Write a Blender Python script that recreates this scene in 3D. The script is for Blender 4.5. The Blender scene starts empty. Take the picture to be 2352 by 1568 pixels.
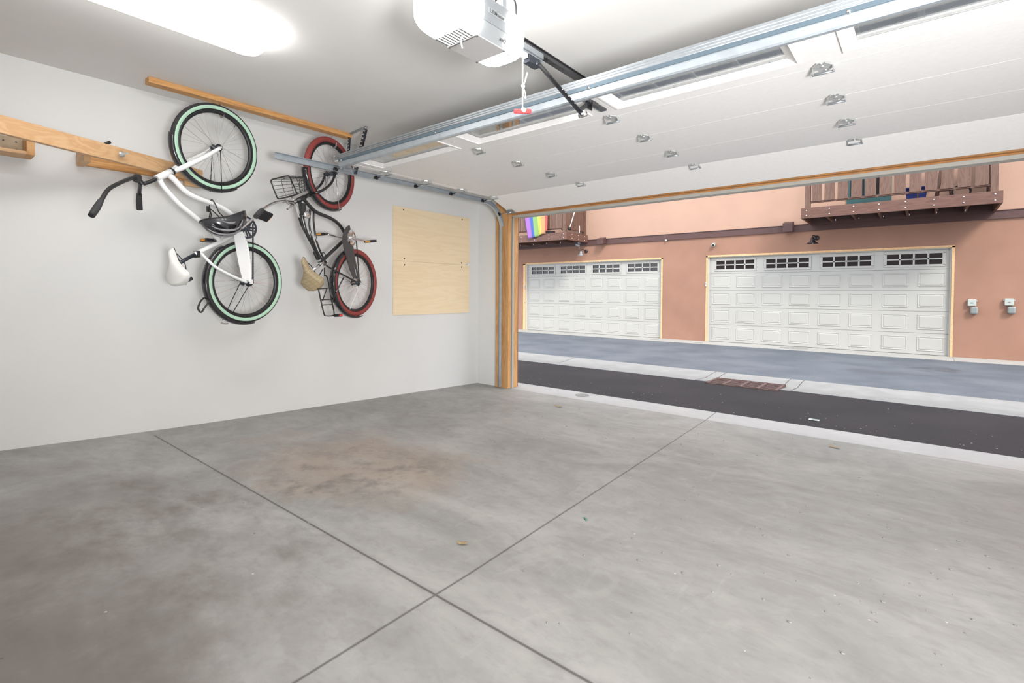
import bpy, bmesh, math, random
import numpy as np
from mathutils import Vector, Matrix
random.seed(7)
PI = math.pi
SC = bpy.context.scene
COL = SC.collection

# ------------------------------------------------------------------ camera
YAW, PITCH, ROLL = math.radians(39.29), math.radians(1.16), math.radians(0.33)
F, CX, CY, HC = 1153.5, 1176.0, 697.3, 1.21
_f = Vector((-math.cos(PITCH)*math.sin(YAW), math.cos(PITCH)*math.cos(YAW), -math.sin(PITCH)))
_r = Vector((math.cos(YAW), math.sin(YAW), 0))
_u = _r.cross(_f)
R_ = math.cos(ROLL)*_r + math.sin(ROLL)*_u
U_ = -math.sin(ROLL)*_r + math.cos(ROLL)*_u
CAM = Vector((0, 0, HC))
cd = bpy.data.cameras.new('camera'); co = bpy.data.objects.new('camera', cd); COL.objects.link(co)
mt = Matrix((R_, U_, -_f)).transposed().to_4x4(); mt.translation = CAM; co.matrix_world = mt
cd.sensor_width = 36; cd.lens = F/2352*36; cd.shift_y = -(784-CY)/2352; cd.clip_start = .02; cd.clip_end = 300
SC.camera = co

# ------------------------------------------------------------------ world, sun, exposure
SC.view_settings.view_transform = 'Standard'; SC.view_settings.look = 'None'
SC.view_settings.exposure = 0.29; SC.view_settings.gamma = 1; SC.view_settings.use_curve_mapping = False
W = bpy.data.worlds.new('sky'); SC.world = W; W.use_nodes = True
bg = W.node_tree.nodes['Background']; bg.inputs[0].default_value = (.90, .95, 1, 1); bg.inputs[1].default_value = 2.35
sd = bpy.data.lights.new('sun', 'SUN'); sd.energy = 2.8; sd.angle = math.radians(14); sd.color = (1, .96, .9)
so = bpy.data.objects.new('sun', sd); COL.objects.link(so)
so.rotation_euler = Vector((-.62, .62, -.75)).to_track_quat('-Z', 'Y').to_euler(); so.location = (6, -2, 12)
fd_ = bpy.data.lights.new('fill_flash', 'AREA'); fd_.shape = 'DISK'; fd_.size = .9; fd_.energy = 92; fd_.color = (1, 1, 1); fd_.spread = math.radians(120)
fo_ = bpy.data.objects.new('fill_flash', fd_); COL.objects.link(fo_); fo_.location = (1.42, .1, .95)      # unseen fill flash added behind the camera to lift the door underside
fo_.rotation_euler = (Vector((-2.0, 4.2, 2.5))-fo_.location).to_track_quat('-Z', 'Y').to_euler()
LAMP = 9.5      # brightness of the ceiling fixture's diffuser
LENS = 9.0      # brightness of the opener's lamp covers

def ray(x, y):
    return R_*((x-CX)/F) - U_*((y-CY)/F) + _f
def on_x(x, y, X): d = ray(x, y); return CAM + d*((X-CAM.x)/d.x)
def on_y(x, y, Y): d = ray(x, y); return CAM + d*((Y-CAM.y)/d.y)
def on_z(x, y, Z): d = ray(x, y); return CAM + d*((Z-CAM.z)/d.z)

# ------------------------------------------------------------------ materials
def mat(name, col, rough=.6, metal=0, var=0, vscale=8, bump=0, bscale=60, col2=None, spec=.5, stretch=None, coat=0):
    m = bpy.data.materials.new(name); m.use_nodes = True
    nt = m.node_tree; N = nt.nodes; K = nt.links; b = N['Principled BSDF']
    b.inputs['Roughness'].default_value = rough; b.inputs['Metallic'].default_value = metal
    b.inputs['Specular IOR Level'].default_value = spec; b.inputs['Coat Weight'].default_value = coat
    c = (*col, 1)
    b.inputs['Base Color'].default_value = c
    if var or bump or col2:
        g = N.new('ShaderNodeNewGeometry'); mp = N.new('ShaderNodeMapping'); K.new(g.outputs['Position'], mp.inputs[0])
        if stretch: mp.inputs['Scale'].default_value = stretch
    if var or col2:
        n = N.new('ShaderNodeTexNoise'); n.inputs['Scale'].default_value = vscale; n.inputs['Detail'].default_value = 6
        K.new(mp.outputs[0], n.inputs[0])
        r = N.new('ShaderNodeValToRGB'); K.new(n.outputs[0], r.inputs[0])
        lo = col2 or tuple(v*(1-var) for v in col)
        r.color_ramp.elements[0].position = .35; r.color_ramp.elements[1].position = .65
        r.color_ramp.elements[0].color = (*lo, 1); r.color_ramp.elements[1].color = c
        K.new(r.outputs[0], b.inputs['Base Color'])
    if bump:
        n = N.new('ShaderNodeTexNoise'); n.inputs['Scale'].default_value = bscale; n.inputs['Detail'].default_value = 4
        K.new(mp.outputs[0], n.inputs[0])
        bp = N.new('ShaderNodeBump'); bp.inputs['Strength'].default_value = bump; bp.inputs['Distance'].default_value = .01
        K.new(n.outputs[0], bp.inputs['Height']); K.new(bp.outputs[0], b.inputs['Normal'])
    return m

def emit(name, col, s):
    m = bpy.data.materials.new(name); m.use_nodes = True; b = m.node_tree.nodes['Principled BSDF']
    b.inputs['Base Color'].default_value = (*[min(1, c*.9) for c in col], 1)
    b.inputs['Emission Color'].default_value = (*col, 1); b.inputs['Emission Strength'].default_value = s
    b.inputs['Roughness'].default_value = .4
    return m

def glass(name, tint=(1, 1, 1), rough=.0, mixf=.12):
    m = bpy.data.materials.new(name); m.use_nodes = True; nt = m.node_tree; N = nt.nodes; K = nt.links
    N.remove(N['Principled BSDF']); o = N['Material Output']
    t = N.new('ShaderNodeBsdfTransparent'); t.inputs[0].default_value = (*tint, 1)
    g = N.new('ShaderNodeBsdfGlossy'); g.inputs['Roughness'].default_value = rough
    x = N.new('ShaderNodeMixShader')
    l = N.new('ShaderNodeLayerWeight'); l.inputs[0].default_value = mixf
    q = N.new('ShaderNodeMath'); q.operation = 'MULTIPLY'; q.inputs[1].default_value = .6; K.new(l.outputs['Facing'], q.inputs[0]); K.new(q.outputs[0], x.inputs[0]); K.new(t.outputs[0], x.inputs[1]); K.new(g.outputs[0], x.inputs[2]); K.new(x.outputs[0], o.inputs[0])
    return m

def wood(name, c1, c2, axis=1, scale=6, rough=.55, knots=True, rings=5):
    """long grain along the given world axis (0,1,2)"""
    m = bpy.data.materials.new(name); m.use_nodes = True; nt = m.node_tree; N = nt.nodes; K = nt.links; b = N['Principled BSDF']
    b.inputs['Roughness'].default_value = rough; b.inputs['Specular IOR Level'].default_value = .35
    g = N.new('ShaderNodeNewGeometry'); mp = N.new('ShaderNodeMapping'); K.new(g.outputs['Position'], mp.inputs[0])
    s = [scale*2.2]*3; s[axis] = scale*.22; mp.inputs['Scale'].default_value = s
    n = N.new('ShaderNodeTexNoise'); n.inputs['Scale'].default_value = 1.6; n.inputs['Detail'].default_value = 5; n.inputs['Distortion'].default_value = 1.2
    K.new(mp.outputs[0], n.inputs[0])
    w = N.new('ShaderNodeMath'); w.operation = 'MULTIPLY'; w.inputs[1].default_value = rings; K.new(n.outputs[0], w.inputs[0])
    f = N.new('ShaderNodeMath'); f.operation = 'PINGPONG'; f.inputs[1].default_value = .5; K.new(w.outputs[0], f.inputs[0])
    r = N.new('ShaderNodeValToRGB'); K.new(f.outputs[0], r.inputs[0])
    r.color_ramp.elements[0].position = .0; r.color_ramp.elements[0].color = (*c2, 1)
    r.color_ramp.elements[1].position = .42; r.color_ramp.elements[1].color = (*c1, 1)
    last = r.outputs[0]
    if knots:
        v = N.new('ShaderNodeTexVoronoi'); v.inputs['Scale'].default_value = 2.4; K.new(g.outputs['Position'], v.inputs[0])
        kr = N.new('ShaderNodeValToRGB'); K.new(v.outputs['Distance'], kr.inputs[0])
        kr.color_ramp.elements[0].position = .03; kr.color_ramp.elements[0].color = (1, 1, 1, 1)
        kr.color_ramp.elements[1].position = .05; kr.color_ramp.elements[1].color = (0, 0, 0, 1)
        x = N.new('ShaderNodeMix'); x.data_type = 'RGBA'; K.new(kr.outputs[0], x.inputs[0]); K.new(last, x.inputs[6])
        x.inputs[7].default_value = (c2[0]*.35, c2[1]*.3, c2[2]*.3, 1); last = x.outputs[2]
    K.new(last, b.inputs['Base Color'])
    return m

M = {}
M['wall'] = mat('white_wall_paint', (.76, .762, .755), .75, var=.03, vscale=1.5, bump=.025, bscale=140, spec=.3)
M['ceiling'] = mat('ceiling_paint', (.82, .81, .795), .85, var=.03, vscale=2, bump=.02, bscale=120, spec=.2)
M['white_metal'] = mat('white_steel_skin', (.90, .89, .885), .5, var=.03, vscale=40, bump=.05, bscale=90)
M['galv'] = mat('galvanised_steel', (.50, .55, .59), .42, .55, var=.12, vscale=14)
M['galv_dull'] = mat('dull_galvanised_steel', (.42, .45, .48), .45, .7, var=.15, vscale=20)
M['zinc'] = mat('pale_zinc_plate', (.62, .63, .62), .35, .45, var=.15, vscale=40)
M['steel'] = mat('bright_steel', (.75, .75, .76), .22, 1, var=.1, vscale=40)
M['chrome'] = mat('chrome', (.88, .88, .9), .08, 1)
M['dark_steel'] = mat('dark_steel', (.08, .09, .11), .4, .7, var=.2, vscale=30)
M['black'] = mat('black_plastic', (.018, .018, .02), .4)
M['black_paint'] = mat('glossy_black_paint', (.02, .02, .023), .2, .0, coat=.6)
M['rubber'] = mat('black_rubber', (.035, .035, .038), .75, bump=.5, bscale=180)
M['white_paint'] = mat('glossy_white_paint', (.86, .87, .88), .22, coat=.5)
M['mint'] = mat('mint_rubber', (.45, .68, .52), .6)
M['red_rubber'] = mat('brick_red_rubber', (.30, .055, .05), .6, bump=.3, bscale=180)
M['alu'] = mat('brushed_aluminium', (.7, .7, .7), .3, 1)
M['saddle_white'] = mat('white_vinyl', (.78, .78, .75), .45)
M['amber'] = mat('amber_reflector', (.7, .28, .02), .3)
M['red_plastic'] = mat('red_plastic', (.75, .06, .06), .35)
M['cord'] = mat('white_cord', (.85, .84, .8), .8)
M['opener_grey'] = mat('grey_plastic', (.22, .235, .25), .45)
M['opener_light'] = mat('light_grey_plastic', (.30, .315, .325), .45)
M['opener_base'] = mat('warm_grey_plastic', (.55, .54, .54), .5)
M['vent_grey'] = mat('mid_grey_plastic', (.22, .22, .22), .5)
M['opener_vent'] = mat('dark_grey_plastic', (.10, .10, .10), .5)
M['lamp'] = emit('glowing_diffuser', (1, .99, .97), LAMP)
M['lens'] = emit('glowing_lamp_cover', (1, .99, .965), LENS)
M['fir_y'] = wood('orange_fir_lengthwise', (.66, .36, .14), (.52, .25, .08), 1, 5)
M['fir_x'] = wood('orange_fir_crosswise', (.54, .27, .10), (.40, .18, .06), 0, 5)
M['fir_z'] = wood('orange_fir_upright', (.66, .37, .16), (.54, .27, .10), 2, 4)
M['pine'] = wood('pale_pine', (.66, .42, .23), (.58, .34, .17), 1, 2.6)
M['ply'] = wood('birch_plywood', (.90, .74, .51), (.86, .69, .46), 1, 2.2, knots=False)
M['osb'] = mat('raw_board', (.48, .38, .27), .8, var=.25, vscale=12)
M['redwood'] = wood('stained_deck_wood', (0.140, 0.080, 0.059), (0.104, 0.052, 0.039), 2, 5, knots=False)
M['redwood_x'] = wood('stained_fascia_wood', (0.135, 0.068, 0.052), (0.098, 0.047, 0.036), 0, 4, knots=False)
M['redwood_y'] = wood('stained_side_wood', (0.140, 0.073, 0.052), (0.104, 0.047, 0.036), 1, 4, knots=False)
M['trim_brown'] = mat('plum_brown_paint', (0.083, 0.039, 0.036), .6, var=.08, vscale=6)
M['stucco_up'] = mat('peach_stucco', (0.432, 0.278, 0.212), .9, var=.07, vscale=1.3, bump=.2, bscale=120, spec=.2)
M['stucco_lo'] = mat('terracotta_stucco', (0.320, 0.179, 0.129), .9, var=.14, vscale=1.1, bump=.2, bscale=120, spec=.2)
M['vinyl'] = mat('cream_vinyl', (0.451, 0.444, 0.406), .45)
M['door_cream'] = mat('cream_white_steel', (0.394, 0.386, 0.363), .5, var=.03, vscale=3)
M['dark_glass'] = mat('dark_window_glass', (.02, .018, .02), .12)
M['bronze'] = mat('dark_bronze', (.045, .035, .04), .4, .6)
M['grey_shade'] = mat('faded_grey_metal', (0.259, 0.259, 0.285), .4, .3)
M['box_white'] = mat('white_weatherproof_plastic', (0.405, 0.435, 0.405), .4)
M['box_grey'] = mat('frosted_grey_plastic', (0.218, 0.238, 0.238), .25)
M['teal'] = mat('teal_paint', (0.026, 0.083, 0.088), .5)
M['blue'] = mat('blue_plastic', (0.011, 0.031, 0.218), .5)
M['yellow'] = mat('yellow_fabric', (0.441, 0.259, 0.016), .8)
M['leaf'] = mat('dry_leaf', (.42, .31, .17), .8, var=.3, vscale=60)
M['grate'] = mat('rusty_iron', (.20, .13, .12), .7, .4, var=.3, vscale=40)
M['pit'] = mat('drain_pit', (.012, .01, .01), .95)
M['paper'] = mat('pale_paper', (.65, .72, .68), .8)
M['green'] = mat('green_plastic_scrap', (.10, .26, .18), .6)
M['cover'] = mat('utility_cover_iron', (.33, .32, .31), .7, .2, var=.3, vscale=60)
M['pane'] = glass('clear_glass', (.96, .97, .97), .02, .5)
M['helmet'] = mat('charcoal_helmet_shell', (.035, .036, .042), .22, coat=.6)
M['helmet_rib'] = mat('silver_grey_helmet_stripe', (.30, .29, .31), .3)
M['foam'] = mat('black_foam', (.02, .02, .022), .9)

def concrete_floor():
    m = bpy.data.materials.new('garage_concrete'); m.use_nodes = True; nt = m.node_tree; N = nt.nodes; K = nt.links; b = N['Principled BSDF']
    b.inputs['Roughness'].default_value = .55; b.inputs['Specular IOR Level'].default_value = .35
    g = N.new('ShaderNodeNewGeometry'); sp = N.new('ShaderNodeSeparateXYZ'); K.new(g.outputs['Position'], sp.inputs[0])
    def noise(sc, stretch=(1, 1, 1), detail=6, dist=0, rough=.66):
        mp = N.new('ShaderNodeMapping'); mp.inputs['Scale'].default_value = stretch; mp.inputs['Rotation'].default_value = (0, 0, .5)
        K.new(g.outputs['Position'], mp.inputs[0])
        n = N.new('ShaderNodeTexNoise'); n.inputs['Scale'].default_value = sc; n.inputs['Detail'].default_value = detail; n.inputs['Distortion'].default_value = dist
        n.inputs['Roughness'].default_value = rough; K.new(mp.outputs[0], n.inputs[0]); return n.outputs[0]
    def ramp(v, a, b_, c0=(0, 0, 0), c1=(1, 1, 1)):
        r = N.new('ShaderNodeValToRGB'); K.new(v, r.inputs[0]); r.color_ramp.elements[0].position = a; r.color_ramp.elements[1].position = b_
        r.color_ramp.elements[0].color = (*c0, 1); r.color_ramp.elements[1].color = (*c1, 1); return r.outputs[0]
    def math_(op, a, b_=None, clamp=False):
        x = N.new('ShaderNodeMath'); x.operation = op; x.use_clamp = clamp
        for i, v in enumerate((a, b_)):
            if v is None: continue
            if isinstance(v, (int, float)): x.inputs[i].default_value = v
            else: K.new(v, x.inputs[i])
        return x.outputs[0]
    def mix(f, a, b_, mode='MIX'):
        x = N.new('ShaderNodeMix'); x.data_type = 'RGBA'; x.blend_type = mode
        for i, v in ((0, f), (6, a), (7, b_)):
            if isinstance(v, (int, float)): x.inputs[i].default_value = v
            elif isinstance(v, tuple): x.inputs[i].default_value = (*v, 1)
            else: K.new(v, x.inputs[i])
        return x.outputs[2]
    def blob(x0, y0, rx, ry, edge=.6):
        dx = math_('DIVIDE', math_('SUBTRACT', sp.outputs[0], x0), rx); dy = math_('DIVIDE', math_('SUBTRACT', sp.outputs[1], y0), ry)
        d = math_('ADD', math_('MULTIPLY', dx, dx), math_('MULTIPLY', dy, dy))
        d = math_('ADD', d, math_('MULTIPLY', math_('SUBTRACT', noise(1.8, detail=8), .5), 3.2))
        return ramp(d, 0, 1.2, (1, 1, 1), (0, 0, 0))
    base = mix(ramp(noise(.9, (1, 1.6, 1), 9, .8), .38, .64), (.29, .285, .272), (.415, .406, .39))
    base = mix(math_('MULTIPLY', ramp(noise(5, (1, 2.2, 1), 9, .5), .42, .70), .38), base, (.235, .23, .225))
    base = mix(math_('MULTIPLY', ramp(noise(14, (1, 1.5, 1), 9, .3), .50, .72), .30), base, (.20, .195, .19))
    base = mix(math_('MULTIPLY', ramp(noise(3.1, (1.7, .8, 1), 9, 1.5), .56, .74), .35), base, (.50, .49, .47))
    base = mix(math_('MULTIPLY', blob(-2.9, 1.9, .95, .75), .50), base, (.36, .25, .18))
    base = mix(math_('MULTIPLY', math_('MULTIPLY', blob(-2.7, 1.75, .7, .6), ramp(noise(6, detail=7), .48, .62)), .65), base, (.15, .145, .14))
    base = mix(math_('MULTIPLY', blob(-2.6, .45, 1.9, .75), .55), base, (.20, .175, .16))
    base = mix(math_('MULTIPLY', blob(-2.0, .25, 1.3, .45), .6), base, (.15, .125, .11))
    base = mix(math_('MULTIPLY', math_('MULTIPLY', blob(-.3, 2.6, 1.6, 1.5), ramp(noise(2.2, (1, 2.4, 1), 8), .5, .62)), .35), base, (.27, .262, .255))
    base = mix(math_('MULTIPLY', math_('MULTIPLY', blob(-2.6, .7, 1.2, .6), ramp(noise(3.2, (1, 1.8, 1), 8), .45, .62)), .6), base, (.15, .13, .115))
    base = mix(math_('MULTIPLY', blob(.2, 1.6, .5, .6), .35), base, (.22, .215, .21))
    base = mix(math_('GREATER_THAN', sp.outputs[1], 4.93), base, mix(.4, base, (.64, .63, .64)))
    # saw cut joints: one across the bay, one running out to the door
    def line(v, w, soft):
        return ramp(math_('ABSOLUTE', v), w, w+soft, (1, 1, 1), (0, 0, 0))
    j1 = line(math_('SUBTRACT', sp.outputs[1], 1.212), .003, .004)
    j1 = math_('MULTIPLY', j1, math_('GREATER_THAN', sp.outputs[0], -4.47))
    xl = math_('ADD', math_('MULTIPLY', sp.outputs[1], -.0705), -1.255)
    j2 = line(math_('SUBTRACT', sp.outputs[0], xl), .0022, .004)
    j3 = line(math_('SUBTRACT', sp.outputs[1], 4.92), .002, .012)
    j = math_('MAXIMUM', j1, j2, True)
    halo = line(math_('SUBTRACT', sp.outputs[1], 1.212), .0, .03)
    base = mix(math_('MULTIPLY', halo, .22), base, (.2, .19, .18))
    base = mix(math_('MULTIPLY', j, .85), base, (.075, .07, .065))
    base = mix(math_('MULTIPLY', j3, .25), base, (.2, .19, .19))
    # scattered grit
    v = N.new('ShaderNodeTexVoronoi'); v.inputs['Scale'].default_value = 9; K.new(g.outputs['Position'], v.inputs[0])
    dots = ramp(v.outputs['Distance'], .03, .045, (1, 1, 1), (0, 0, 0))
    pick = math_('GREATER_THAN', noise(2.3, detail=2), .52)
    base = mix(math_('MULTIPLY', math_('MULTIPLY', dots, pick), .7), base, mix(math_('GREATER_THAN', v.outputs['Color'], .5), (.09, .08, .07), (.75, .73, .68)))
    K.new(base, b.inputs['Base Color'])
    n = noise(30, detail=8); bp = N.new('ShaderNodeBump'); bp.inputs['Strength'].default_value = .10; bp.inputs['Distance'].default_value = .004
    h = math_('SUBTRACT', n, math_('MULTIPLY', j, 2)); K.new(h, bp.inputs['Height']); K.new(bp.outputs[0], b.inputs['Normal'])
    rr = ramp(noise(3, detail=5), .3, .7, (.42,)*3, (.66,)*3); K.new(rr, b.inputs['Roughness'])
    return m
M['floor'] = concrete_floor()

def asphalt(name, c1, c2, dot, dscale=26, dthr=.06, amount=.6, big=1.2):
    m = bpy.data.materials.new(name); m.use_nodes = True; nt = m.node_tree; N = nt.nodes; K = nt.links; b = N['Principled BSDF']
    b.inputs['Roughness'].default_value = .8; b.inputs['Specular IOR Level'].default_value = .3
    g = N.new('ShaderNodeNewGeometry')
    n = N.new('ShaderNodeTexNoise'); n.inputs['Scale'].default_value = big; n.inputs['Detail'].default_value = 8; K.new(g.outputs['Position'], n.inputs[0])
    r = N.new('ShaderNodeValToRGB'); K.new(n.outputs[0], r.inputs[0]); r.color_ramp.elements[0].position = .38; r.color_ramp.elements[1].position = .62
    r.color_ramp.elements[0].color = (*c1, 1); r.color_ramp.elements[1].color = (*c2, 1)
    n2 = N.new('ShaderNodeTexNoise'); n2.inputs['Scale'].default_value = 70; n2.inputs['Detail'].default_value = 3; K.new(g.outputs['Position'], n2.inputs[0])
    mm = N.new('ShaderNodeMix'); mm.data_type = 'RGBA'; mm.blend_type = 'OVERLAY'; mm.inputs[0].default_value = .35
    K.new(r.outputs[0], mm.inputs[6]); K.new(n2.outputs[0], mm.inputs[7])
    v = N.new('ShaderNodeTexVoronoi'); v.inputs['Scale'].default_value = dscale; K.new(g.outputs['Position'], v.inputs[0])
    vr = N.new('ShaderNodeValToRGB'); K.new(v.outputs['Distance'], vr.inputs[0])
    vr.color_ramp.elements[0].position = dthr; vr.color_ramp.elements[0].color = (amount, amount, amount, 1)
    vr.color_ramp.elements[1].position = dthr+.03; vr.color_ramp.elements[1].color = (0, 0, 0, 1)
    x = N.new('ShaderNodeMix'); x.data_type = 'RGBA'; K.new(vr.outputs[0], x.inputs[0]); K.new(mm.outputs[2], x.inputs[6]); x.inputs[7].default_value = (*dot, 1)
    K.new(x.outputs[2], b.inputs['Base Color'])
    bp = N.new('ShaderNodeBump'); bp.inputs['Strength'].default_value = .4; bp.inputs['Distance'].default_value = .01
    K.new(n2.outputs[0], bp.inputs['Height']); K.new(bp.outputs[0], b.inputs['Normal'])
    return m
M['asphalt_new'] = asphalt('dark_new_asphalt', (0.026, 0.024, 0.028), (0.035, 0.031, 0.035), (0.135, 0.129, 0.125), 13, .022, .6)
M['asphalt_old'] = asphalt('weathered_grey_asphalt', (0.092, 0.104, 0.125), (0.124, 0.137, 0.159), (0.259, 0.259, 0.259), 22, .04, .4)
_nt = M['asphalt_old'].node_tree; _N = _nt.nodes; _K = _nt.links; _b = _N['Principled BSDF']; _src = _b.inputs['Base Color'].links[0].from_socket
def _stain(src, x0, y0, rx, ry, amt):
    g = _N.new('ShaderNodeNewGeometry'); mp = _N.new('ShaderNodeMapping'); mp.vector_type = 'TEXTURE'; mp.inputs['Location'].default_value = (x0, y0, 0); mp.inputs['Scale'].default_value = (rx, ry, 1)
    n = _N.new('ShaderNodeTexNoise'); n.inputs['Scale'].default_value = 4; n.inputs['Detail'].default_value = 8; _K.new(g.outputs['Position'], n.inputs[0])
    _K.new(g.outputs['Position'], mp.inputs[0]); ln = _N.new('ShaderNodeVectorMath'); ln.operation = 'LENGTH'; _K.new(mp.outputs[0], ln.inputs[0])
    a = _N.new('ShaderNodeMath'); a.operation = 'MULTIPLY_ADD'; a.inputs[1].default_value = 2.4; _K.new(n.outputs[0], a.inputs[0]); _K.new(ln.outputs['Value'], a.inputs[2])
    r_ = _N.new('ShaderNodeValToRGB'); _K.new(a.outputs[0], r_.inputs[0]); d_ = _N.new('ShaderNodeMath'); d_.operation = 'MULTIPLY'; d_.inputs[1].default_value = .5; _K.new(a.outputs[0], d_.inputs[0]); _K.new(d_.outputs[0], r_.inputs[0])
    r_.color_ramp.elements[0].position = .62; r_.color_ramp.elements[0].color = (amt, amt, amt, 1); r_.color_ramp.elements[1].position = 1.0; r_.color_ramp.elements[1].color = (0, 0, 0, 1)
    x = _N.new('ShaderNodeMix'); x.data_type = 'RGBA'; _K.new(r_.outputs[0], x.inputs[0]); _K.new(src, x.inputs[6]); x.inputs[7].default_value = (.07, .07, .08, 1); return x.outputs[2]
_K.new(_stain(_stain(_src, 0.19, 10.83, .55, .6, .8), 0.19-.6, 10.83-1.0, .9, .35, .5), _b.inputs['Base Color'])
M['kerb'] = mat('pale_concrete', (0.290, 0.285, 0.280), .8, var=.14, vscale=4, bump=.2, bscale=60)
M['apron'] = mat('cream_concrete', (0.374, 0.363, 0.342), .8, var=.1, vscale=3, bump=.1, bscale=60)

def flag_material():
    m = bpy.data.materials.new('rainbow_cloth'); m.use_nodes = True; nt = m.node_tree; N = nt.nodes; K = nt.links; b = N['Principled BSDF']
    uv = N.new('ShaderNodeUVMap'); uv.uv_map = 'UVMap'; s = N.new('ShaderNodeSeparateXYZ'); K.new(uv.outputs[0], s.inputs[0])
    r = N.new('ShaderNodeValToRGB'); r.color_ramp.interpolation = 'CONSTANT'; K.new(s.outputs[0], r.inputs[0])
    cols = [(0.234, 0.095, 0.345), (0.050, 0.100, 0.345), (0.156, 0.278, 0.089), (0.412, 0.401, 0.067), (0.435, 0.234, 0.095), (0.401, 0.078, 0.072)]
    e = r.color_ramp.elements; e[0].position = 0; e[0].color = (*cols[0], 1); e[1].position = 1/6; e[1].color = (*cols[1], 1)
    for i in range(2, 6): k = e.new(i/6); k.color = (*cols[i], 1)
    K.new(r.outputs[0], b.inputs['Base Color']); b.inputs['Roughness'].default_value = .7
    return m
M['flag'] = flag_material()

def quilt_material():
    m = bpy.data.materials.new('tan_quilted_leather'); m.use_nodes = True; nt = m.node_tree; N = nt.nodes; K = nt.links; b = N['Principled BSDF']
    b.inputs['Roughness'].default_value = .5
    g = N.new('ShaderNodeTexCoord'); mp = N.new('ShaderNodeMapping'); K.new(g.outputs['Object'], mp.inputs[0]); mp.inputs['Rotation'].default_value = (.78, 0, 0); mp.inputs['Scale'].default_value = (0, 36, 36)
    ch = N.new('ShaderNodeTexBrick'); ch.offset = 0; ch.inputs['Scale'].default_value = 1; ch.inputs['Mortar Size'].default_value = .045
    ch.inputs['Brick Width'].default_value = 1; ch.inputs['Row Height'].default_value = 1
    sx = N.new('ShaderNodeSeparateXYZ'); cx = N.new('ShaderNodeCombineXYZ'); K.new(mp.outputs[0], sx.inputs[0]); K.new(sx.outputs[1], cx.inputs[0]); K.new(sx.outputs[2], cx.inputs[1])
    K.new(cx.outputs[0], ch.inputs[0])
    ch.inputs['Color1'].default_value = (.40, .315, .19, 1); ch.inputs['Color2'].default_value = (.42, .33, .20, 1); ch.inputs['Mortar'].default_value = (.27, .20, .12, 1)
    K.new(ch.outputs[0], b.inputs['Base Color'])
    return m
M['tan'] = quilt_material()

# ------------------------------------------------------------------ mesh helpers
def wloc(o):
    v = Vector((0, 0, 0))
    while o: v = v + o.location; o = o.parent
    return v
def tag(o, label=None, cat=None, group=None, kind=None):
    if label: o['label'] = label
    if cat: o['category'] = cat
    if group: o['group'] = group
    if kind: o['kind'] = kind
    return o
def thing(name, loc, label, cat, group=None, kind=None):
    o = bpy.data.objects.new(name, None); COL.objects.link(o); o.location = loc; o.empty_display_size = .05
    return tag(o, label, cat, group, kind)

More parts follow.
